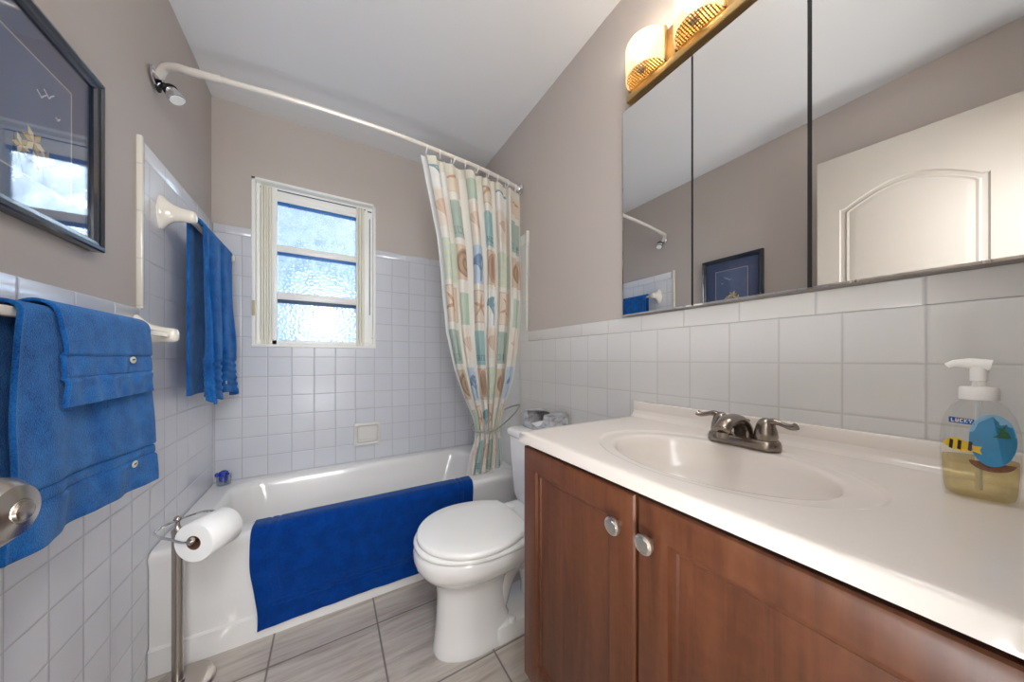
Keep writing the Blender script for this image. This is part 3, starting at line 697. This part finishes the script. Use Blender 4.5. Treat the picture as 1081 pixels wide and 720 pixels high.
qk = Vector((0, 0, 1)).rotation_difference(nrm).to_matrix()
kc = Vector(dp(ks, 0, kz))
MB().lathe([(.034, -.004), (.034, .003), (.030, .007), (.014, .010), (.0125, .034), (.018, .040), (.031, .046), (.0345, .053), (.0335, .059), (.025, .070), (.012, .074), (.0115, .0735), (.0110, .0745)], kc, R=qk, n=48).build('door_knob', m_nickel, door)
MB().lathe([(.0095, 0), (.0095, .003), (.008, .004)], kc + nrm * .0735, R=qk).box(*[0] * 6).build('privacy_button', m_nickel, door)

# ------------------------------------------------------------------ vanity cabinet
vy0, vy1 = -.028, .715
van = thing('vanity_cabinet', 'reddish cherry wood vanity cabinet with two doors under the sink', 'cabinet', (.70, .34, 0))
cz0, cz1 = .195, .833
body = MB().box(.476, R - .001, vy1 - .016, vy1, cz0, cz1, .001).box(.476, R - .001, vy0, vy0 + .016, cz0, cz1, .001).box(.476, R - .001, vy0, vy1, cz0, cz0 + .016, .001)
body.box(R - .012, R - .001, vy0, vy1, cz0, cz1, .001).box(.474, .492, vy0, vy0 + .035, cz0, cz1, .001).box(.474, .492, vy1 - .035, vy1, cz0, cz1, .001).box(.474, .492, vy0, vy1, cz1 - .035, cz1 - .004, .001).box(.474, .492, vy0, vy1, cz0, cz0 + .035, .001).box(.474, .492, .333, .367, cz0, cz1 - .004, .001)
body.build('cabinet_body', m_woodh, van)
MB().box(.545, R - .02, vy0, vy1, 0, cz0, .002).build('toe_kick', m_wood, van)
def cab_door(ya, yb, ky):
    z0, z1 = .204, .824; x = .4735; st = .056
    d = MB()
    def ring(pad, xx): return [(xx, ya + pad, z0 + pad), (xx, yb - pad, z0 + pad), (xx, yb - pad, z1 - pad), (xx, ya + pad, z1 - pad)]
    d.loft([ring(.0, x), ring(0, x - .013), ring(.003, x - .016), ring(.010, x - .018), ring(st - .006, x - .018), ring(st, x - .0165), ring(st + .003, x - .0100), ring(st + .010, x - .0085), ring(st + .013, x - .0055)], True, True)
    o = d.build('cabinet_door', m_wood, van, angle=18)
    k = MB().lathe([(.0055, -.010), (.0055, .004), (.007, .008), (.0150, .013), (.0165, .017), (.0160, .020), (.0125, .0215), (.0115, .0210), (.0110, .0225), (.004, .0235)], (0, 0, 0), 'x', n=32)
    k.v = [(x - .018 - a, ky + b, .760 + c_) for a, b, c_ in k.v]
    k.build('knob', m_knobm, o)
cab_door(.3545, .713, .387); cab_door(-.010, .3485, .322)

# countertop with integral oval sink
ctop = thing('countertop', 'off-white cultured marble vanity top with integral oval sink', 'countertop', (.70, .34, .834))
zc_ = .862; cx0, cx1, cy0, cy1 = .451, R - .0015, -.034, .726
SCX, SCY = .672, .345
n = 96; rings = []
def rectpt(a, m=0):
    dx, dy = math.cos(a), math.sin(a); x0, x1, y0, y1 = cx0 + m, cx1 - m * .3, cy0 + m, cy1 - m
    ts = []
    if dx > 1e-9: ts.append((x1 - SCX) / dx)
    if dx < -1e-9: ts.append((x0 - SCX) / dx)
    if dy > 1e-9: ts.append((y1 - SCY) / dy)
    if dy < -1e-9: ts.append((y0 - SCY) / dy)
    t = min(ts); return SCX + dx * t, SCY + dy * t
# angles incl. exact corners
ang = sorted([2 * PI * k / n for k in range(n)] + [math.atan2(cy - SCY, cx - SCX) % (2 * PI) for cx in (cx0, cx1) for cy in (cy0, cy1)])
ang = [a for i, a in enumerate(ang) if i == 0 or a - ang[i - 1] > 1e-6]
for m, z in ((.0, .834), (0, zc_ - .006), (.002, zc_ - .002), (.006, zc_), (.018, zc_)):
    rings.append([(*rectpt(a, m), z) for a in ang])
for rx, ry, dz_ in ((.180, .250, 0), (.176, .246, -.0005), (.172, .242, -.0035), (.166, .236, -.0045), (.154, .214, -.004), (.148, .203, -.0055), (.144, .197, -.010), (.139, .190, -.025), (.128, .176, -.060), (.108, .155, -.092), (.08, .115, -.112), (.05, .07, -.120), (.024, .024, -.122)):
    cxo = SCX - (.180 - rx) * .06
    rings.append([(cxo + rx * math.cos(a), SCY + ry * math.sin(a), zc_ + dz_) for a in ang])
tp = MB().loft(rings, False, True)
tp.build('counter_slab', m_marble, ctop, angle=60)
bs = MB().box(R - .021, R - .0015, cy0, cy1 - .0, zc_ - .004, .914, .005, seg=3)
pts = []
cv = [(R - .021, zc_ + .022), (R - .0235, zc_ + .012), (R - .029, zc_ + .005), (R - .040, zc_ + .0003), (R - .02, zc_ + .0003)]
bs.loft([[(x, cy0 + .004, z) for x, z in cv], [(x, cy1 - .004, z) for x, z in cv]])
bs.build('backsplash', m_marble, ctop, angle=40)
MB().lathe([(.022, 0), (.022, .003), (.017, .004)], (SCX, SCY, zc_ - .1225)).build('sink_drain', m_faucet, ctop)

# ------------------------------------------------------------------ faucet
FX, FY, FZ = .838, .348, zc_
fa = thing('faucet', 'brushed nickel two-handle faucet standing behind the sink bowl', 'faucet', (FX, FY, FZ))
def stad(hx, hy, z, n=10):            # stadium outline long in y
    pts = []
    for s_, a0 in ((1, 0), (-1, PI)):
        for k in range(n + 1):
            a = a0 + PI * k / n; pts.append((FX + hx * math.cos(a), FY + s_ * (hy - hx) + hx * math.sin(a), z))
    return pts
MB().loft([stad(.027, .074, FZ), stad(.027, .074, FZ + .010), stad(.025, .072, FZ + .017), stad(.021, .068, FZ + .020)]).build('faucet_base', m_faucet, fa, angle=45)
for s_ in (1, -1):
    yc = FY + s_ * .046
    h = MB().lathe([(.0235, .014), (.0235, .020), (.0215, .021), (.0215, .024), (.0225, .026), (.0205, .040), (.0165, .055), (.0115, .064), (.005, .068)], (FX, yc, FZ), n=32)
    lev = [(FX, yc, FZ + .056), (FX - .002, yc + s_ * .014, FZ + .0625), (FX - .003, yc + s_ * .026, FZ + .061), (FX - .005, yc + s_ * .040, FZ + .057), (FX - .006, yc + s_ * .049, FZ + .057), (FX - .007, yc + s_ * .055, FZ + .060)]
    h.tube(spline(lev, 5), [.0095 - .004 * min(1, i / 10) + .0022 * sstep(13, 24, i) for i in range(26)], 12)
    h.build('handle', m_faucet, fa, angle=50)
spts = spline([(FX + .010, FY, FZ + .012), (FX + .004, FY, FZ + .036), (FX - .018, FY, FZ + .056), (FX - .048, FY, FZ + .062), (FX - .078, FY, FZ + .056), (FX - .098, FY, FZ + .042)], 6)
rings = []
for i, p in enumerate(spts):
    t = i / (len(spts) - 1); d_ = (spts[min(i + 1, len(spts) - 1)] - spts[max(i - 1, 0)]).normalized(); up = Vector((0, 1, 0)).cross(d_).normalized()
    wy_ = .021 - .004 * t; wz_ = .013 - .001 * t
    if i == len(spts) - 1: wy_ *= .8; wz_ *= .8
    rings.append([p + Vector((0, wy_ * math.cos(a), 0)) + up * wz_ * math.sin(a) for a in [2 * PI * k / 20 for k in range(20)]])
MB().loft(rings).build('spout', m_faucet, fa, angle=60)
MB().lathe([(.0115, 0), (.0115, .012), (.010, .013)], (FX - .090, FY, FZ + .026)).build('aerator', m_faucet, fa)
MB().tube([(FX + .020, FY, FZ + .015), (FX + .020, FY, FZ + .050)], .0025).lathe([(.003, .046), (.008, .052), (.0075, .055), (.003, .057)], (FX + .020, FY, FZ)).build('lift_rod', m_faucet, fa)

# ------------------------------------------------------------------ soap bottle
bx_, by_, bz_ = .800, .036, zc_
sb = thing('soap_bottle', 'clear plastic pump soap bottle with fish label at the counter end', 'soap bottle', (bx_, by_, bz_))
fwd = Vector((-bx_, -by_, 0)).normalized(); side = Vector((-fwd.y, fwd.x, 0))    # label faces the room
SG = 1 if side.dot(Vector((0, 1, 0))) < 0 else -1      # +a to the right as seen from the room
def bring(hw, hd, z, n=36, sup=2.6):
    out = []; hw = hw * (.87 if hw > .014 else 1)
    for k in range(n):
        a = 2 * PI * k / n; c_, s_ = math.cos(a), math.sin(a)
        out.append(Vector((bx_, by_, bz_ + z)) + side * hw * math.copysign(abs(c_) ** (2 / sup), c_) + fwd * hd * math.copysign(abs(s_) ** (2 / sup), s_))
    return out
def clear(name, tint, rough=.03, a=.18):
    M = N(name); M.t.nodes.remove(M.p); tr = M.n('BsdfTransparent'); tr.inputs[0].default_value = (*tint, 1); gl = M.n('BsdfGlossy'); gl.inputs['Roughness'].default_value = rough
    fz = M.n('LayerWeight'); fz.inputs[0].default_value = .25; mx = M.n('MixShader'); M.l(M.math('MULTIPLY_ADD', fz.outputs['Facing'], .30, .03, clamp=True), mx.inputs[0]); M.l(tr.outputs[0], mx.inputs[1]); M.l(gl.outputs[0], mx.inputs[2]); M.l(mx.outputs[0], M.out.inputs[0])
    bp = M.n('Bump'); bp.inputs['Strength'].default_value = .1; bp.inputs['Distance'].default_value = .002; M.l(M.noise(25, 1), bp.inputs['Height']); M.l(bp.outputs[0], gl.inputs['Normal']); return M.m
bprof = [(.030, .018, .0015), (.034, .021, .004), (.036, .022, .012), (.0375, .0225, .04), (.038, .0225, .08), (.037, .0222, .100), (.033, .021, .118), (.026, .018, .132), (.017, .0150, .140), (.0135, .0135, .143), (.0135, .0135, .150)]
MB().loft([bring(*q) for q in bprof]).build('bottle', clear('clear_bottle_plastic', (.97, .98, .98)), sb, angle=60)
MB().loft([bring(a - .0018, b - .0018, c_ + .0015) for a, b, c_ in bprof[:5] if c_ < .06] + [bring(.0357, .0207, .058)]).build('liquid_soap', clear('yellow_soap', (.90, .82, .58)), sb, angle=60)
MB().lathe([(.0165, .142), (.0168, .143), (.0168, .158), (.0155, .160), (.006, .161), (.0055, .168), (.0075, .169), (.0075, .188), (.006, .190)], (bx_, by_, bz_), n=32).build('pump_collar', m_whitep, sb)
nz = [Vector((bx_, by_, bz_ + .189)), Vector((bx_, by_, bz_ + .194)) + side * .008, Vector((bx_, by_, bz_ + .194)) - side * 0]
ns_ = side * -SG
MB().tube([Vector((bx_, by_, bz_ + .191)) - ns_ * .010, Vector((bx_, by_, bz_ + .194)) + ns_ * .008, Vector((bx_, by_, bz_ + .194)) + ns_ * .020, Vector((bx_, by_, bz_ + .190)) + ns_ * .027], [.008, .0075, .005, .004]).build('pump_nozzle', m_whitep, sb)
MB().tube([(bx_, by_, bz_ + .142), (bx_ + .002, by_, bz_ + .08), (bx_ + .006, by_, bz_ + .012)], .003, 8).build('dip_tube', simple('milky_tube', rgb(226, 230, 230), .4, bump=(40, .05)), sb)
# printed label artwork on the front face
def lab(name, pts, off, mat, par=sb):
    def at(a, b):      # a across in metres (+ = side), b height; follows the bottle's bulge
        hw = .0331; a = a * .87; hd = .0227; aa = max(-.999, min(.999, a / hw)); dd = hd * (1 - abs(aa) ** 2.6) ** (1 / 2.6)
        return Vector((bx_, by_, bz_ + b)) + side * a + fwd * (dd + off)
    return MB().loft([[at(a, b) + fwd * .0001 for a, b in pts], [at(a, b) + fwd * .0005 for a, b in pts]]).build(name, mat, par, smooth=False)
def ell(cx, cy, rx, ry, n=28, a0=0, a1=2 * PI): return [((cx + rx * math.cos(a0 + (a1 - a0) * k / n)) * SG, cy + ry * math.sin(a0 + (a1 - a0) * k / n)) for k in range(n)]
lab('sea_label', ell(.012, .088, .021, .036), .0002, simple('label_sea_blue', rgb(52, 140, 190), .35, var=(60, .2), bump=(200, .1)))
lab('sky_label', ell(.012, .094, .0205, .030, 28, .0, PI), .0007, simple('label_sky_blue', rgb(140, 190, 222), .35, bump=(200, .1)))
lab('palm_island', [((.012 + x) * SG, .093 + y) for x, y in ((0, 0), (.016, 0), (.014, .006), (.010, .010), (.012, .018), (.008, .013), (.002, .014), (.007, .010), (.005, .004))], .0008, simple('label_palm_green', rgb(60, 110, 70), .4, bump=(200, .1)))
lab('coral_reef', ell(.012, .058, .021, .013, 20, PI, 2 * PI), .0008, simple('label_reef_brown', rgb(128, 84, 58), .4, var=(300, .6), bump=(200, .1)))
m_yel = simple('label_fish_yellow', rgb(236, 196, 30), .4, bump=(200, .1)); m_blk = simple('label_fish_black', rgb(16, 16, 20), .4, bump=(200, .1))
fish = lab('angelfish', [(x * SG, y) for x, y in ((-.034, .077), (-.030, .083), (-.022, .087), (-.012, .083), (-.004, .078), (.003, .078), (.001, .073), (.003, .067), (-.004, .070), (-.014, .068), (-.026, .070), (-.031, .073))], .0012, m_yel)
for xa in (-.028, -.020, -.010):
    lab('fish_stripe', [(x * SG, y) for x, y in ((xa, .071), (xa + .0035, .070), (xa + .0045, .083), (xa + .001, .084))], .0017, m_blk, fish)
lab('brand_band', [(x * SG, y) for x, y in ((-.028, .108), (-.004, .107), (-.004, .115), (-.028, .116))], .0006, simple('label_band_blue', rgb(20, 86, 160), .4, bump=(200, .1)))
# lettering on the band
G5 = {'L': ('100', '100', '100', '100', '111'), 'U': ('101', '101', '101', '101', '111'), 'C': ('111', '100', '100', '100', '111'), 'K': ('101', '110', '100', '110', '101'), 'Y': ('101', '101', '010', '010', '010')}
tx = MB(); hd0 = .0227
for i, ch in enumerate('LUCKY'):
    for r in range(5):
        for c_ in range(3):
            if G5[ch][r][c_] == '1':
                a = -.0258 + i * .0042 + c_ * .00105; b = .1145 - r * .0010
                pp = []
                for (aa, bb) in ((a, b), (a + .00105, b), (a + .00105, b - .001), (a, b - .001)):
                    A = aa * SG * .87; dd = hd0 * (1 - abs(A / .0331) ** 2.6) ** (1 / 2.6); pp.append(Vector((bx_, by_, bz_ + bb)) + side * A + fwd * (dd + .0016))
                tx.loft([pp, [q_ + fwd * .0002 for q_ in pp]])
tx.build('band_lettering', m_whitep, sb, smooth=False)

# ------------------------------------------------------------------ mirror cabinet
mc = thing('mirror_cabinet', 'wide medicine cabinet with three frameless mirror doors above the vanity', 'medicine cabinet', (R, .39, 1.219))
my0, my1, mz0, mz1 = -.008, .773, 1.2205, 1.974; MX = R - .020
MB().box(MX + .0045, R - .0005, my0 + .002, my1 - .002, mz0 + .002, mz1 - .002, .001).build('cabinet_case', simple('case_steel', rgb(150, 138, 122), .4, .3, bump=(40, .03)), mc)
MB().box(MX + .0043, MX + .0046, my0 + .004, my1 - .004, mz0 + .004, mz1 - .004).build('door_gap_backing', m_dark, mc, smooth=False)
m_mir = simple('mirror_silver', (.83, .84, .84, 1), .004, 1)
MM = N('mirror_silver'); MM.set(Base_Color=(.80, .80, .79, 1), Metallic=1, Roughness=.0); MM.bump(MM.noise(2, 1), .01, .0005); m_mir = MM.m
for a, b in ((my0, .2490), (.2570, .5130), (.5190, my1)):
    d = MB()
    def ring(pad, x): return [(x, a + pad, mz0 + pad), (x, b - pad, mz0 + pad), (x, b - pad, mz1 - pad), (x, a + pad, mz1 - pad)]
    ea, eb = (.004 if a == my0 else .0), (.004 if b == my1 else .0)
    d.loft([ring(0, MX + .0042), ring(0, MX + .0018), [(MX, a + ea, mz0 + .005), (MX, b - eb, mz0 + .005), (MX, b - eb, mz1 - .004), (MX, a + ea, mz1 - .004)]], True, True)
    d.build('mirror_door', m_mir, mc, smooth=False)

# ------------------------------------------------------------------ vanity light bar
lt = thing('vanity_light', 'brass light bar with frosted half-round glass shades above the mirrors', 'wall lamp', (R, .39, 1.985))
MB().box(R - .026, R - .0005, .035, .752, 1.992, 2.016, .003).box(R - .012, R - .0005, .035, .752, 2.026, 2.130, .002).build('back_plate', m_brass, lt)
M = N('frosted_shade_glass'); M.set(Base_Color=rgb(250, 236, 205), Roughness=.35); M.set(Emission_Color=(1, .78, .46, 1), Emission_Strength=SHADE)
tl = M.n('BsdfTranslucent'); tl.inputs[0].default_value = (1, .88, .66, 1); mx = M.n('MixShader'); mx.inputs[0].default_value = .35; M.l(M.p.outputs[0], mx.inputs[1]); M.l(tl.outputs[0], mx.inputs[2])
tp_ = M.n('BsdfTransparent'); tp_.inputs[0].default_value = (1, .97, .92, 1); mx2 = M.n('MixShader'); mx2.inputs[0].default_value = .3; M.l(mx.outputs[0], mx2.inputs[1]); M.l(tp_.outputs[0], mx2.inputs[2]); M.l(mx2.outputs[0], M.out.inputs[0]); m_shade = M.m
M = N('bulb_glow'); M.set(Base_Color=(1, .95, .85, 1), Emission_Color=(1, .80, .50, 1), Emission_Strength=7.0); m_bulb = M.m
for k in range(4):
    yc = .674 - k * .176; hw, dp_, z0, z1 = .070, .070, 2.034, 2.138
    def hr(r_, z, n=24): return [(R - .012 - dp_ * r_ * math.sin(PI * j / n), yc - hw * r_ * math.cos(PI * j / n), z) for j in range(n + 1)]
    g = MB(); out = [hr(1, z0), hr(1, z1)]; inn = [hr(.955, z1), hr(.955, z0)]
    g.loft([out[0], out[1], inn[0], inn[1], out[0]], False, False, closed=False)
    s_o = g.build('glass_shade', m_shade, lt, angle=60)
    # pierced floor of the shade: a thin plate with rows of slots (bars), brass
    pl = MB(); nb = 17
    for j in range(nb):
        y = yc - hw * .92 + 2 * hw * .92 * j / (nb - 1); dd = dp_ * .93 * math.sqrt(max(0, 1 - ((y - yc) / (hw * .94)) ** 2))
        if dd > .004: pl.box(R - .012 - dd, R - .012, y - .0016, y + .0016, z0 + .004, z0 + .006)
    for j in range(8):
        x = R - .018 - j * .0095; hh = hw * .93 * math.sqrt(max(0, 1 - ((R - .012 - x) / (dp_ * .93)) ** 2))
        pl.box(x - .0014, x + .0014, yc - hh, yc + hh, z0 + .0035, z0 + .0062)
    pl.build('pierced_plate', m_brass, lt, smooth=False)
    for s_ in (-1, 1):
        MB().box(R - .022, R - .010, yc + s_ * hw - .003, yc + s_ * hw + .003, z0 - .004, z1 + .004, .001).build('shade_bracket', m_brass, lt)
    MB().lathe([(.014, 0), (.014, .020), (.010, .024)], (R - .045, yc, z0 + .008)).build('bulb_socket', m_whitep, lt)
    MB().lathe([(.010, .022), (.014, .030), (.021, .048), (.022, .060), (.017, .074), (.006, .082)], (R - .045, yc, z0 + .008), n=20).build('light_bulb', m_bulb, lt)
    pl_ = bpy.data.lights.new('bulb_light', 'POINT'); pl_.energy = BULB; pl_.color = (1, .96, .90); pl_.shadow_soft_size = .02
    po = bpy.data.objects.new('bulb_light', pl_); C.objects.link(po); po.location = (R - .060, yc, z0 + .085)

# added fill light: a glowing dome on the ceiling, out of frame
cl = thing('ceiling_fill', 'added round white fill light on the ceiling above the vanity, out of view', 'ceiling lamp', (.46, .22, Zc - .07))
MB().lathe([(.155, 0), (.155, -.018), (.148, -.022)], (.46, .22, Zc)).build('fill_base', m_whitep, cl)
M = N('fill_dome_glow'); M.set(Base_Color=(.95, .95, .93, 1), Emission_Color=(.94, .975, 1, 1), Emission_Strength=DOME)
MB().lathe([(.144, -.020), (.140, -.036), (.118, -.056), (.075, -.068), (.02, -.072)], (.46, .22, Zc)).build('fill_dome', M.m, cl)

# ------------------------------------------------------------------ toilet
TY = 1.105
to = thing('toilet', 'white porcelain toilet with closed lid between the tub and the vanity', 'toilet', (.60, TY, 0))
def egg(xf, xb, hw, z, back=.6, n=40, p=2.0):     # front (nose) at xf, back at xb; widest at 58% back
    xc = xf + (xb - xf) * .52; pts = []
    for k in range(n):
        a = 2 * PI * k / n; c_, s_ = math.cos(a), math.sin(a)
        if c_ < 0: x = xc + (xc - xf) * c_; y = hw * abs(s_) ** .92
        else: x = xc + (xb - xc) * abs(c_) ** .72; y = hw * (abs(s_) ** back)
        pts.append((x, TY + math.copysign(y, s_), z))
    return pts
bowl = [egg(.322, .640, .098, .0, .5), egg(.320, .642, .100, .010, .5), egg(.326, .625, .094, .030, .5), egg(.333, .600, .084, .10, .6), egg(.337, .590, .080, .18, .6), egg(.335, .600, .082, .22, .6), egg(.325, .625, .092, .25, .6), egg(.303, .66, .120, .275, .6), egg(.278, .69, .150, .300, .6), egg(.262, .71, .170, .325, .6), egg(.254, .72, .178, .350, .6), egg(.254, .725, .180, .372, .6), egg(.260, .725, .178, .384, .6), egg(.270, .720, .170, .388, .6)]
MB().loft(bowl).build('bowl', m_porc, to, angle=60)
foot = [rrect(.50, .80, TY - .100, TY + .100, 0, .05), rrect(.50, .80, TY - .100, TY + .100, .012, .05), rrect(.51, .79, TY - .092, TY + .092, .055, .045), rrect(.54, .78, TY - .07, TY + .07, .066, .04)]
ft = MB().loft(foot)
ft.tube(spline([(.56, TY, .10), (.60, TY, .20), (.66, TY, .25), (.73, TY, .22), (.76, TY, .12), (.76, TY, .05)], 6), [.060] * 31, 20)
ft.loft([rrect(.56, .90, TY - .075, TY + .075, .24, .04), rrect(.56, .925, TY - .11, TY + .11, .33, .04), rrect(.58, .93, TY - .16, TY + .16, .378, .04), rrect(.60, .93, TY - .155, TY + .155, .388, .035)])
ft.build('trapway_foot', m_porc, to, angle=50)
MB().loft([egg(.262, .700, .184, .389, .5), egg(.256, .702, .188, .393, .5), egg(.256, .702, .188, .402, .5), egg(.262, .700, .184, .406, .5)]).build('seat', m_seat, to, angle=60)
def lidr(i, z):
    pts = []
    xf, xb, hw, hb = .266 + i, .664 - i, .190 - i, .128 - i * .6; xc = xf + (xb - xf) * .50
    for k_ in range(48):
        a = 2 * PI * k_ / 48; c_, s_ = math.cos(a), math.sin(a); sg = 1 if s_ >= 0 else -1
        ph_ = math.degrees(math.acos(min(1, abs(c_))))
        if c_ <= 0: pts.append((xc + (xc - xf) * c_, TY + hw * s_, z)); continue
        if ph_ > 22: t = (90 - ph_) / 68; x = xc + (xb - .010 - xc) * t; y = hw - (hw - hb) * t ** 2.0
        else: x = xb - .010 * (ph_ / 22) ** 4; y = (hb - .004) * ph_ / 22
        pts.append((x, TY + sg * y, z))
    return pts
MB().loft([lidr(.004, .4085), lidr(.0, .411), lidr(.0, .421), lidr(.004, .4265), lidr(.012, .429), lidr(.06, .4315)]).build('lid', m_seat, to, angle=60)
for s_ in (-1, 1): MB().box(.662, .700, TY + s_ * .075 - .022, TY + s_ * .075 + .022, .392, .420, .006).build('hinge', m_seat, to)
for s_ in (-1, 1): MB().lathe([(.016, 0), (.016, .006), (.012, .014), (.004, .018)], (.60, TY + s_ * .085, .058)).build('bolt_cap', m_seat, to)
tank = [rrect(.775, .925, TY - .185, TY + .185, .385, .035), rrect(.762, .930, TY - .195, TY + .195, .42, .035), rrect(.752, .934, TY - .212, TY + .212, .60, .035), rrect(.750, .936, TY - .218, TY + .218, .695, .035)]
MB().loft(tank).build('tank', m_porc, to, angle=60)
MB().loft([rrect(.744, .940, TY - .224, TY + .224, .695, .035), rrect(.740, .942, TY - .228, TY + .228, .702, .036), rrect(.740, .942, TY - .228, TY + .228, .716, .036), rrect(.744, .940, TY - .224, TY + .224, .725, .034), rrect(.756, .934, TY - .212, TY + .212, .730, .03)]).build('tank_lid', m_porc, to, angle=60)

# tissue box on the tank
TX0, TX1, TYA, TYB, TZ0, TZ1 = .822, .930, 1.075, 1.285, .7305, .812
M = N('tissue_box_print'); f = M.noise(26, 3, M.mapping(scale=(1, .6, 2))); cr = M.n('ValToRGB'); e = cr.color_ramp.elements
e[0].position = .35; e[0].color = rgb(150, 142, 142); e[1].position = .62; e[1].color = rgb(206, 208, 210); x_ = e.new(.46); x_.color = rgb(178, 182, 188)
M.l(f, cr.inputs[0]); M.l(cr.outputs[0], M.p.inputs['Base Color']); M.set(Roughness=.45); m_tbox = M.m
tbx = thing('tissue_box', 'grey patterned cardboard tissue box on the toilet tank lid', 'tissue box', ((TX0 + TX1) / 2, (TYA + TYB) / 2, TZ0))
b = MB(); t_ = .0015
# side walls, front face with a curved cut, top as a frame around the opening
b.box(TX1 - t_, TX1, TYA, TYB, TZ0, TZ1).box(TX0, TX1, TYA, TYA + t_, TZ0, TZ1).box(TX0, TX1, TYB - t_, TYB, TZ0, TZ1).box(TX0, TX1, TYA, TYB, TZ0, TZ0 + t_)
oy0, oy1 = 1.115, 1.250; nn = 28
front_in = []; 
for k in range(nn + 1):
    y = oy0 + (oy1 - oy0) * k / nn; dd = math.sqrt(max(0, 1 - ((y - (oy0 + oy1) / 2) / ((oy1 - oy0) / 2)) ** 2)); front_in.append((y, TZ1 - .062 * dd))
def strip(ptsA, ptsB): 
    vs_ = [p for pr in zip(ptsA, ptsB) for p in pr]; fs_ = [(2 * i, 2 * i + 2, 2 * i + 3, 2 * i + 1) for i in range(len(ptsA) - 1)]; b.add(vs_, fs_)
for xx in (TX0, TX0 + t_):
    strip([(xx, y, TZ0) for y, _ in front_in], [(xx, y, z) for y, z in front_in])
strip([(TX0, y, z) for y, z in front_in], [(TX0 + t_, y, z) for y, z in front_in])
b.box(TX0, TX0 + t_, TYA, oy0, TZ0, TZ1).box(TX0, TX0 + t_, oy1, TYB, TZ0, TZ1)
back_in = [(y, TX0 + .070 * math.sqrt(max(0, 1 - ((y - (oy0 + oy1) / 2) / ((oy1 - oy0) / 2)) ** 2))) for y, _ in front_in]
for zz in (TZ1, TZ1 - t_):
    strip([(x, y, zz) for y, x in back_in], [(TX1, y, zz) for y, x in back_in])
b.box(TX0, TX1, TYA, oy0, TZ1 - t_, TZ1).box(TX0, TX1, oy1, TYB, TZ1 - t_, TZ1)
b.build('carton', m_tbox, tbx, smooth=False, fix=False)
MB().box(TX0 + .003, TX1 - .003, TYA + .003, TYB - .003, TZ0 + .002, TZ0 + .008).build('carton_lining', simple('brown_card', rgb(120, 78, 58), .85, bump=(100, .2)), tbx, smooth=False)
def tis(u, v): return (TX0 + .01 + u * .085, 1.10 + v * .16, TZ0 + .012 + .022 * math.sin(u * 3) * math.sin(v * 3.1) + .004 * math.sin(u * 20 + v * 9))
mb = MB(); mb.v, mb.f = grid(tis, 24, 36); mb.mi = [0] * len(mb.f); o = mb.build('tissue', m_paper, tbx, angle=180, fix=False); solid(o, .001, 0)

# ------------------------------------------------------------------ free-standing toilet paper holder
PX, PY = -.417, 1.400
ps = thing('paper_holder', 'freestanding brushed nickel toilet paper stand in front of the tub', 'toilet paper stand', (PX, PY, 0))
MB().lathe([(.088, 0), (.090, .004), (.089, .010), (.082, .015), (.076, .016), (.070, .019), (.062, .020), (.030, .023), (.017, .026), (.017, .030)], (PX, PY, 0), n=56).build('stand_base', m_nickel, ps)
MB().lathe([(.0150, .028), (.0165, .030), (.0165, .036), (.0135, .038), (.0135, .508), (.0150, .511), (.0150, .517), (.008, .524), (.006, .534), (.0055, .542), (.009, .546), (.010, .552), (.007, .558), (.002, .561)], (PX, PY, 0), n=28).build('pole', m_nickel, ps)
ra = Vector((-.338, 1.243, .538)); rb = Vector((-.288, 1.330, .538)); rd = (rb - ra).normalized(); rn = Vector((-rd.y, rd.x, 0))
top = Vector((PX, PY, .532))
pth = [rb + rd * .002, rb + rd * .014, Vector((-.300, 1.385, .540)), Vector((-.335, 1.425, .545)), Vector((-.372, 1.434, .547)), Vector((PX, PY, .547)), Vector((-.438, 1.372, .547)), Vector((-.447, 1.338, .547)), Vector((-.428, 1.300, .546)), Vector((-.390, 1.266, .543)), ra - rd * .012 + rn * .012, ra + rd * .004]
MB().tube(spline(pth, 7), .0036, 10).build('wire_arm', m_chrome, ps)
MB().tube([ra - rd * .014, ra - rd * .010, ra + rd * .02, rb - rd * .02, rb + rd * .008], [.005, .010, .0105, .0105, .006], 16).build('roller', m_nickel, ps)
tr_ = thing('toilet_paper_roll', 'full roll of white toilet paper on the nickel stand', 'toilet paper', tuple(ra + rd * .05))
qr = Vector((0, 0, 1)).rotation_difference(rd).to_matrix(); ln = (rb - ra).length
c0 = ra + Vector((0, 0, -.008))
MB().lathe([(.0205, 0), (.055, 0), (.0565, .002), (.0565, ln - .002), (.055, ln), (.0205, ln), (.0205, ln - .0005), (.0205, .0005), (.0205, 0)], c0, R=qr, n=56, caps=False).build('paper', m_paper, tr_, angle=40)
MB().lathe([(.0203, .0), (.0190, .0), (.0190, ln), (.0203, ln), (.0203, 0)], c0, R=qr, n=32, caps=False).build('cardboard_core', m_card, tr_)

# ------------------------------------------------------------------ small cup with blue shape in the tub corner
cu = thing('bath_cup', 'small clear cup with a blue toy in the corner of the tub ledge', 'cup', (-.468, 2.135, .4155))
MB().lathe([(.024, 0), (.028, .002), (.031, .05), (.031, .052), (.0295, .052), (.0275, .004), (.0, .003)], (-.468, 2.135, .4155), n=28).build('cup', clear('clear_cup', (.9, .93, .95)), cu, angle=40)
m_toy = simple('blue_toy', rgb(30, 60, 165), .25, coat=.4, bump=(30, .03))
MB().lathe([(.006, .012), (.016, .020), (.019, .034), (.017, .048), (.020, .056), (.018, .066), (.008, .072)], (-.468, 2.130, .4175), n=20).lathe([(.002, .0), (.008, .004), (.010, .012), (.007, .020), (.002, .023)], (-.490, 2.118, .462), n=16).lathe([(.002, .0), (.006, .004), (.007, .010), (.002, .016)], (-.449, 2.116, .466), n=16).build('toy', m_toy, cu)
